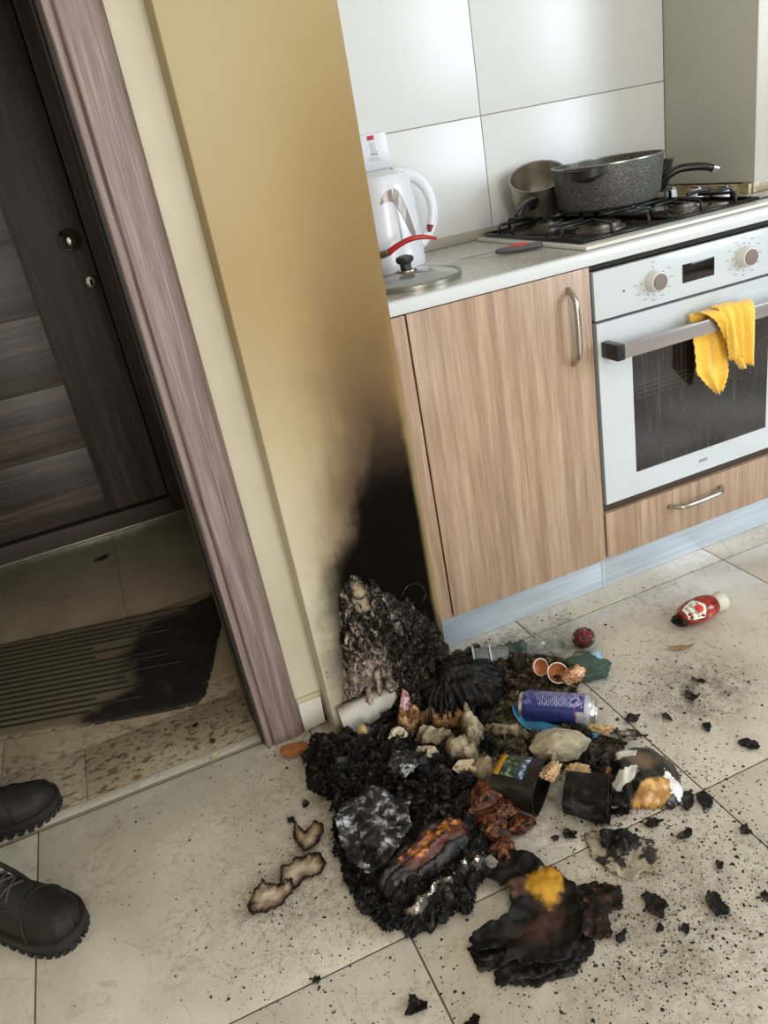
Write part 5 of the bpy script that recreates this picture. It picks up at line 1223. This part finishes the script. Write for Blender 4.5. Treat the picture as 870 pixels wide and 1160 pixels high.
MB().lathe([(0.0325, L-0.010), (0.0265, L-0.001), (0.0265, L+0.001), (0.0245, L+0.001), (0.0235, L-0.004), (0, L-0.004)], (0, 0, 0), 40, 'x').build('can_top', Mat('dull_aluminium', 0.3, 0.9, '#c2c2c4'), can, smooth='auto', local=True)
MB().lathe([(0.0295, -L+0.008), (0.0285, -L+0.001), (0.027, -L), (0.0255, -L+0.001), (0.0245, -L+0.006), (0.012, -L+0.012), (0, -L+0.0135)], (0, 0, 0), 40, 'x').build('can_base', bpy.data.materials['dull_aluminium'], can, smooth='auto', local=True)
M = Mat('torn_blue_wrapper', 0.3); v = M.coord('World'); M.base(M.ramp(M.noise(v, 22, 3), [(0.35, '#1c5d80'), (0.6, '#2e86ae')]))
mb = MB()
pth = [(-0.013, -0.287, 0.038, 0.012), (-0.008, -0.305, 0.020, 0.020), (0.005, -0.335, 0.012, 0.020), (0.028, -0.362, 0.014, 0.016), (0.040, -0.385, 0.010, 0.018), (0.058, -0.400, 0.014, 0.020), (0.085, -0.415, 0.012, 0.017), (0.105, -0.428, 0.010, 0.008)]
vs = []; fs = []
for i, (x, y, z, w_) in enumerate(pth):
    for k in range(5):
        t = k/4-0.5
        vs.append((x+t*w_*0.9, y+t*w_*1.2, max(0.002, z+w_*0.7*t+0.004*math.sin(i*2.3+k))))
for i in range(len(pth)-1):
    for k in range(4): a = i*5+k; fs.append((a, a+1, a+6, a+5))
mb.add(vs, fs); o = mb.build('torn_wrapper', M, None, smooth=True, solid=0.0008, sub=2)
tag(o, 'torn bright blue plastic wrapper strip below the blue can', 'wrapper')
crumpled('paper_wad', (0.115, -0.425, 0.018), (0.034, 0.013, 0.012), m_brownp, 'brown charred paper strip at the right end of the torn blue wrapper', 'paper', 61.0, -0.7)
flat('film_scrap', [(0.135, -0.445), (0.155, -0.445), (0.175, -0.462), (0.19, -0.485), (0.175, -0.487), (0.16, -0.475), (0.14, -0.468)], m_white_b, 'white stringy plastic scrap right of the brown paper strip', 'plastic', 0.012, 0.006, 0.0025, 0.006, 62, 0, 0.0008, sc=60)

# ------------------------------------------------------------------ eggshells, tissue, plastic pots behind the can
m_eggo = Mat('brown_eggshell', 0.5, color='#b8764c'); m_eggi = Mat('eggshell_rim', 0.4, color='#d9c9b5')
def eggshell(c, r, tilt, az, label):
    t = thing('eggshell', c, label, 'eggshell')
    mb = MB(); mb.M = Matrix.Translation(c) @ Matrix.Rotation(az, 4, 'Z') @ Matrix.Rotation(tilt, 4, 'X')
    pr = [(r*math.sin(a), -r*1.15*math.cos(a)) for a in [i*PI/2/9 for i in range(10)]]
    pi_ = [(max(rr-0.0012, 0), h+0.0008) for rr, h in reversed(pr)]
    mb.lathe(pr+pi_, (0, 0, 0), 26); mb.build('shell', m_eggo, t, smooth='auto')
    mb = MB(); mb.M = Matrix.Translation(c) @ Matrix.Rotation(az, 4, 'Z') @ Matrix.Rotation(tilt, 4, 'X')
    mb.lathe([(r+0.0004, -0.001), (r+0.0004, 0.0012), (r-0.0016, 0.0012), (r-0.0016, -0.001)], (0, 0, 0), 26, close=True); mb.build('shell_rim', m_eggi, t, smooth='auto')
eggshell((0.110, -0.203, 0.036), 0.020, math.radians(62), 0.2, 'left orange-brown eggshell half in the ash behind the can')
eggshell((0.130, -0.243, 0.036), 0.0235, math.radians(48), -0.2, 'right eggshell half with white rim, in front of the other')
M = Mat('peach_paper', 0.6); v = M.coord('World'); M.base(M.ramp(M.noise(v, 60, 4), [(0.35, '#7a4a2c'), (0.55, '#c08a64'), (0.68, '#dcc3aa')]))
o = crumpled('crumpled_tissue', (0.165, -0.262, 0.026), (0.030, 0.019, 0.022), M, 'peach-brown crumpled paper right below the eggshells', 'paper', 63.0, -0.3)
def glassy(name, c, tr=0.7, ro=0.15):
    M = Mat(name, ro, color=c); M.b.inputs['Transmission Weight'].default_value = tr; M.b.inputs['IOR'].default_value = 1.15; return M
m_gr = glassy('murky_green_plastic', '#5d7468', 0.6, 0.2); m_cl = glassy('clear_plastic', '#d5d9d5', 0.85, 0.1)
pot = rot_thing('clear_cup', (0.045, -0.085, 0.026), 'clear crushed plastic cup with white rim near the plinth', 'cup', (0.9, -0.35))
mb = MB(); vs, fs = [], []
mb.lathe([(0.026, -0.042), (0.024, -0.02), (0.021, 0.02), (0.019, 0.042), (0.0, 0.043), (0.0, 0.041), (0.0175, 0.040), (0.0195, 0.02), (0.0225, -0.02), (0.0245, -0.042)], (0, 0, 0), 30, 'x')
for v_ in mb.v: v_.z *= 0.8+0.15*noise.noise(Vector((v_.x*30, v_.y*30, 1)))
mb.build('cup_wall', m_cl, pot, smooth='auto', local=True)
MB().lathe([(0.0245, -0.044), (0.0285, -0.044), (0.0285, -0.040), (0.0245, -0.040)], (0, 0, 0), 30, 'x', close=True).build('cup_rim', m_white, pot, smooth='auto', local=True)
MB().lathe([(0.0228, -0.003), (0.0246, -0.003), (0.024, 0.0), (0.0226, 0.0)], (0, 0, 0), 30, 'x', close=True).build('cup_ring', m_white, pot, smooth='auto', local=True)
flat('green_film', [(0.075, -0.06), (0.10, -0.062), (0.135, -0.07), (0.138, -0.095), (0.128, -0.115), (0.09, -0.10), (0.07, -0.085)], m_gr, 'dark green crumpled plastic behind the clear cup', 'plastic', 0.026, 0.012, 0.004, 0.003, 64, 0, 0.001, sc=40)
flat('clear_film', [(0.135, -0.085), (0.17, -0.09), (0.21, -0.10), (0.235, -0.12), (0.225, -0.16), (0.19, -0.165), (0.15, -0.15), (0.125, -0.12)], m_cl, 'clear crumpled film with white glints left of the red net', 'film', 0.026, 0.006, 0.004, 0.005, 65, 0, 0.0008, sc=48)
crumpled('foil_scrap', (0.160, -0.105, 0.016), (0.018, 0.010, 0.008), m_white_b, 'small white foil scrap by the tile joint behind the eggshells', 'foil', 66.0, -0.4)
bt = rot_thing('clear_tub', (0.205, -0.245, 0.024), 'squashed murky green plastic tub right of the eggshells', 'tub', (0.8, -0.6))
mb = MB(); lump(mb, (0, 0, 0.002), (0.052, 0.034, 0.026), 67.0, 4, 0.25, 1.2, 0, False, -0.023); mb.build('tub_body', m_gr, bt, smooth=True, local=True)
mb = MB(); lump(mb, (0.020, 0.010, 0.016), (0.016, 0.018, 0.014), 68.0, 3, 0.3, 1.2, 0, False); mb.build('blue_sticker', Mat('pale_blue_print', 0.35, color='#7fa0ae'), bt, smooth=True, local=True)
MB().tube([(-0.04, 0.0, 0.020), (-0.02, 0.004, 0.028), (0.005, -0.008, 0.028), (0.02, -0.016, 0.022)], [0.002, 0.004, 0.004, 0.002], 8, 4, (1, 0.5)).build('tan_strip', Mat('tan_strip', 0.6, color='#8a7a58'), bt, smooth=True, local=True)
rd = thing('red_net', (0.262, -0.150, 0), 'crumpled red plastic net ball, farthest back of the rubbish', 'net')
mb = MB(); lump(mb, (0.262, -0.150, 0.022), (0.022, 0.020, 0.020), 69.0, 4, 0.35, 1.8, 0, True, 0.001); mb.build('red_core', Mat('shiny_red_plastic', 0.2, color='#97191f'), rd, smooth=True)
random.seed(3)
m_net = Mat('dark_net_thread', 0.6, color='#3f2a26')
for k in range(22):
    pts = []; a0 = random.random()*6; ax = Vector((random.gauss(0, 1), random.gauss(0, 1), random.gauss(0, 1))).normalized(); p_ = ax.orthogonal().normalized(); q_ = ax.cross(p_)
    for i in range(7):
        a = a0+i*0.8; rr = 0.0245+0.003*noise.noise(Vector((k, i, 0))); w_ = (p_*math.cos(a)+q_*math.sin(a)+ax*0.3*math.sin(k)).normalized()*rr
        pts.append((0.262+w_.x*1.12, -0.15+w_.y, max(0.0012, 0.023+w_.z)))
    MB().tube(pts, 0.0009, 5, 3).build('net_thread', m_net, rd, smooth=True)
crumpled('char_piece', (0.215, -0.135, 0.010), (0.010, 0.007, 0.008), m_char, 'small black char bit touching the left of the red net', 'debris', 70.0)

# ------------------------------------------------------------------ sauce bottle with tomato label
kb = rot_thing('sauce_bottle', (0.540, -0.222, 0.0), 'red sauce bottle with white tomato label and burnt melted end, on clean tiles', 'bottle', (0.985, 0.05))
kb.scale = (0.9, 1.0, 1.0)
M = Mat('sauce_red_plastic', 0.16); v = M.coord('Object')
M.base(M.ramp(M.noise(v, 32, 4, 0.6, 0.6), [(0.33, '#4a150f'), (0.48, '#8e2016'), (0.58, '#ab3c2a'), (0.68, '#8f7a68')]))
BR = 0.030
def bsec(u): # half-width y, half-height z, u = x
    pts = [(-0.058, 0.016, 0.014), (-0.045, 0.028, 0.022), (-0.02, 0.033, 0.027), (0.01, 0.034, 0.029), (0.035, 0.031, 0.027), (0.050, 0.024, 0.022), (0.056, 0.017, 0.017)]
    for (a, b, c), (d, e, f_) in zip(pts, pts[1:]):
        if u <= d: t = (u-a)/(d-a); return b+(e-b)*t, c+(f_-c)*t
    return pts[-1][1:]
vs = []; fs = []; NX, NA = 30, 32
for i in range(NX+1):
    u = -0.058+0.114*i/NX; hy_, hz_ = bsec(u)
    for k in range(NA):
        a = 2*PI*k/NA; ru = 0.0015*noise.noise(Vector((u*60, math.cos(a)*2, math.sin(a)*2)))
        vs.append((u, (hy_+ru)*math.cos(a), 0.0295+(hz_+ru)*math.sin(a)))
for i in range(NX):
    for k in range(NA): a = i*NA+k; b = i*NA+(k+1) % NA; fs.append((a, b, b+NA, a+NA))
fs += [tuple(range(NA)), tuple(reversed(range(NX*NA, (NX+1)*NA)))]
bb = MB().add(vs, fs).build('bottle_body', M, kb, smooth='auto', local=True)
MB().lathe([(0, 0.055), (0.021, 0.055), (0.0225, 0.058), (0.024, 0.082), (0.0225, 0.086), (0, 0.087)], (0, 0, 0.026), 36, 'x').build('cap', Mat('dirty_white_cap', 0.45, color='#c9c3b4'), kb, smooth='auto', local=True)
mb = MB()
for k in range(6): lump(mb, (-0.062-0.004*random.random(), random.uniform(-0.016, 0.016), 0.012+random.uniform(-0.004, 0.014)), (0.012, 0.009, 0.009), 80+k, 2, 0.6, 2, 0, True, 0.001)
mb.build('melted_end', m_char, kb, local=True)
def on_body(u, s_, off):  # s_ arc around the body from the camera-facing top, metres
    hy_, hz_ = bsec(u); a = PI*0.5+0.62+s_/0.031
    return (u, (hy_+off)*math.cos(a), 0.0295+(hz_+off)*math.sin(a))
def label_patch(name, poly, mat, off, parent):
    """triangulated patch wrapped on the body"""
    bm = bmesh.new(); vv = [bm.verts.new((a, b, 0)) for a, b in poly]; bm.faces.new(vv)
    bmesh.ops.triangulate(bm, faces=bm.faces[:]); bmesh.ops.subdivide_edges(bm, edges=bm.edges[:], cuts=3, use_grid_fill=True)
    bm.verts.index_update()
    vs = [on_body(v.co.x, v.co.y, off) for v in bm.verts]; fs = [tuple(v.index for v in f.verts) for f in bm.faces]; bm.free()
    return MB().add(vs, fs).build(name, mat, parent, local=True)
key = [(-0.056, -0.026), (-0.012, -0.030), (0.006, 0.0), (-0.012, 0.030), (-0.056, 0.026)]
lab = label_patch('label', [(a, b) for a, b in key], Mat('label_green_edge', 0.35, color='#2c3a26'), 0.0006, kb)
label_patch('label_face', [(a*0.93-0.0018, b*0.90) for a, b in key], Mat('label_white', 0.35, color='#e4e3d6'), 0.0011, lab)
label_patch('tomato', [(-0.018+0.011*math.cos(a), 0.001+0.011*math.sin(a)) for a in [i*PI/8 for i in range(16)]], Mat('tomato_red', 0.35, color='#d02a1e'), 0.0016, lab)
label_patch('green_sprig', [(-0.014, -0.016), (-0.009, -0.013), (-0.010, -0.009), (-0.016, -0.011)], Mat('sprig_green', 0.4, color='#4f8a4a'), 0.0016, lab)
def text_on(txt, u0, s0, size, flip, mat, name):
    cu_ = bpy.data.curves.new('t', 'FONT'); cu_.body = txt; cu_.size = size; cu_.align_x = 'CENTER'; cu_.resolution_u = 2
    ob_ = bpy.data.objects.new('t', cu_); COL.objects.link(ob_)
    me = ob_.to_mesh(); me = me.copy() if me else None
    vs = []
    for v_ in me.vertices:   # text runs round the bottle, upright towards the burnt end
        vs.append(on_body(u0-v_.co.y if flip else u0+v_.co.y, s0+(v_.co.x if flip else -v_.co.x), 0.0019))
    fs = [tuple(p.vertices) for p in me.polygons]
    bpy.data.objects.remove(ob_); 
    return MB().add(vs, fs).build(name, mat, lab, local=True)
m_ink = Mat('black_ink', 0.5, color='#15151c')
for tx, u0, sz in (('HEINZ', -0.034, 0.014), ('KETCHUP', -0.047, 0.0085)):
    try: text_on(tx, u0, 0.0, sz, False, m_ink, 'lettering')['kind'] = 'stuff'
    except Exception as ex: print('text', ex)

# ------------------------------------------------------------------ black tubs and gold-white wrapper
def tub(name, loc, axis, L, r0, r1, label, mat, dent):
    t = rot_thing(name, loc, label, 'tub', axis)
    vs = []; fs = []; NX, NA = 14, 40
    def sec(u, k, off):
        f = u/L+0.5; r = r0+(r1-r0)*f+off
        a = 2*PI*k/NA; ca, sa = math.cos(a), math.sin(a); p_ = 0.62
        y = r*1.15*(abs(ca)**p_)*(1 if ca > 0 else -1); z = r*0.82*(abs(sa)**p_)*(1 if sa > 0 else -1)
        n_ = dent*noise.noise(Vector((u*22, ca*1.5, sa*1.5)))
        return (u, y*(1+n_*4), max(z*(1+n_*5), -loc[2]+0.001))
    for off in (0, -0.0015):
        for i in range(NX+1):
            u = -L/2+L*i/NX
            for k in range(NA): vs.append(sec(u, k, off))
    B = (NX+1)*NA
    for o_ in (0, B):
        for i in range(NX):
            for k in range(NA): a = o_+i*NA+k; b = o_+i*NA+(k+1) % NA; fs.append((a, b, b+NA, a+NA))
    for k in range(NA): a = NX*NA+k; b = NX*NA+(k+1) % NA; fs.append((a, b, b+B, a+B))
    fs.append(tuple(range(NA)))
    MB().add(vs, fs).build('tub_wall', mat, t, smooth='auto', local=True)
    rim = [sec(L/2, k, 0.0015) for k in range(NA)]; rim = [(p_[0], p_[1], p_[2]) for p_ in rim]
    MB().tube(rim+[rim[0]], 0.0018, 6, 1, caps=False).build('tub_rim', m_charg, t, smooth=True, local=True)
    return t, sec
M = Mat('matt_black_tub', 0.38); v = M.coord('Object'); M.base(M.ramp(M.noise(v, 40, 4), [(0.4, '#0e0d0c'), (0.7, '#23201d')]))
axA = (0.065, -0.075)
tA, secA = tub('black_tub', (-0.113, -0.484, 0.041), axA, 0.088, 0.036, 0.045, 'smooth black plastic tub with green and yellow band, lying on its side', M, 0.02)
M = Mat('green_yellow_print', 0.35); v = M.coord('Object'); x, y, z = M.sep(v)
c = M.ramp(M.noise(v, 110, 3), [(0.4, '#12251f'), (0.56, '#2c4a3e'), (0.7, '#9aa35e')])
c = M.mix(M.smooth(x, 0.006, 0.009), c, M.ramp(M.noise(v, 90, 2), [(0.45, '#27456b'), (0.6, '#9fb0c0')])); c = M.mix(M.smooth(x, -0.030, -0.032), c, '#c08c1d'); M.base(c)
mb = MB(); vs = []; fs = []
ks = list(range(3, 13)); us = [-0.043+i*0.0075 for i in range(9)]
for u in us:
    for k in ks:
        p_ = secA(u, k+0.0, 0.0011); vs.append(p_)
for i in range(len(us)-1):
    for j in range(len(ks)-1): a = i*len(ks)+j; fs.append((a, a+1, a+len(ks)+1, a+len(ks)))
mb.add(vs, fs).build('printed_band', M, tA, smooth=True, local=True, solid=0.0006)
tB, secB = tub('charred_tub', (-0.022, -0.572, 0.033), (0.075, -0.062), 0.080, 0.032, 0.036, 'charred dented black tub between the smooth tub and the gold wrapper', m_charg, 0.07)
crumpled('paper_wad', (-0.056, -0.505, 0.052), (0.026, 0.020, 0.018), m_brownp, 'brown scorched wad at the mouth of the smooth black tub', 'paper', 71.0, 0.5)
crumpled('paper_wad', (0.0, -0.515, 0.040), (0.024, 0.014, 0.010), m_brownp, 'orange-brown paper strip on top of the charred tub', 'paper', 72.0, -0.7)
crumpled('charred_wad', (0.045, -0.505, 0.030), (0.030, 0.030, 0.026), m_char, 'black crumpled wad left of the gold wrapper', 'debris', 73.0, 0.2)
crumpled('charred_wad', (0.015, -0.59, 0.024), (0.018, 0.024, 0.020), m_char, 'black crumpled wad at the right end of the charred tub', 'debris', 74.0, 0.2)
gd = [(0.058, -0.478), (0.095, -0.478), (0.135, -0.495), (0.165, -0.512), (0.176, -0.555), (0.168, -0.60), (0.145, -0.635), (0.105, -0.648), (0.069, -0.632), (0.032, -0.598), (0.025, -0.570), (0.045, -0.54), (0.050, -0.51)]
M = Mat('gold_white_wrapper', 0.32); v = M.coord('World'); x, y, z = M.sep(v)
c = M.ramp(M.noise(v, 36, 4, 0.65), [(0.4, '#0f0d0d'), (0.56, '#1f1c1c'), (0.72, '#56504c')])
gold = M.ramp(M.noise(v, 55, 4), [(0.35, '#8a5f2a'), (0.6, '#c79a54')])
c = M.mix(M.math('MULTIPLY', cblob(M, v, x, y, 0.115, -0.555, 0.035, 0.030, 0.02), 0.8), c, '#6f5a42')
c = M.mix(cblob(M, v, x, y, 0.088, -0.622, 0.058, 0.022, 0.016, 35, 0.25), c, gold)
c = M.mix(cblob(M, v, x, y, 0.050, -0.505, 0.022, 0.040, 0.02, 35, 0.3), c, '#c99d74')
c = M.mix(cblob(M, v, x, y, 0.060, -0.570, 0.032, 0.016, 0.025, 50, 0.12), c, '#dfddd6')
c = M.mix(cblob(M, v, x, y, 0.135, -0.630, 0.014, 0.030, 0.02, 50, 0.12), c, '#d9d8d3')
c = M.mix(cblob(M, v, x, y, 0.100, -0.525, 0.026, 0.012, 0.02, 50, 0.12), c, '#c9c3b9')
M.base(c); M.bump(M.noise(v, 90, 4), 0.4, 0.003)
tmp = MB()
def gh(x, y, d):
    k = min(1, d/0.03); r_ = 1-((x-0.10)/0.09)**2*0.5-((y+0.56)/0.11)**2*0.5
    return 0.002+k**0.5*(0.038*max(r_, 0.15)+0.016*fbm((x, y, 0), 26, 3, 14))
sheet(tmp, gd, 0.0036, gh, 0.005, 15)
o = tmp.build('gold_wrapper', M, None, smooth=True, solid=0.001); tag(o, 'crumpled wrapper, gold and white with blackened upper half, right of the charred tub', 'wrapper')
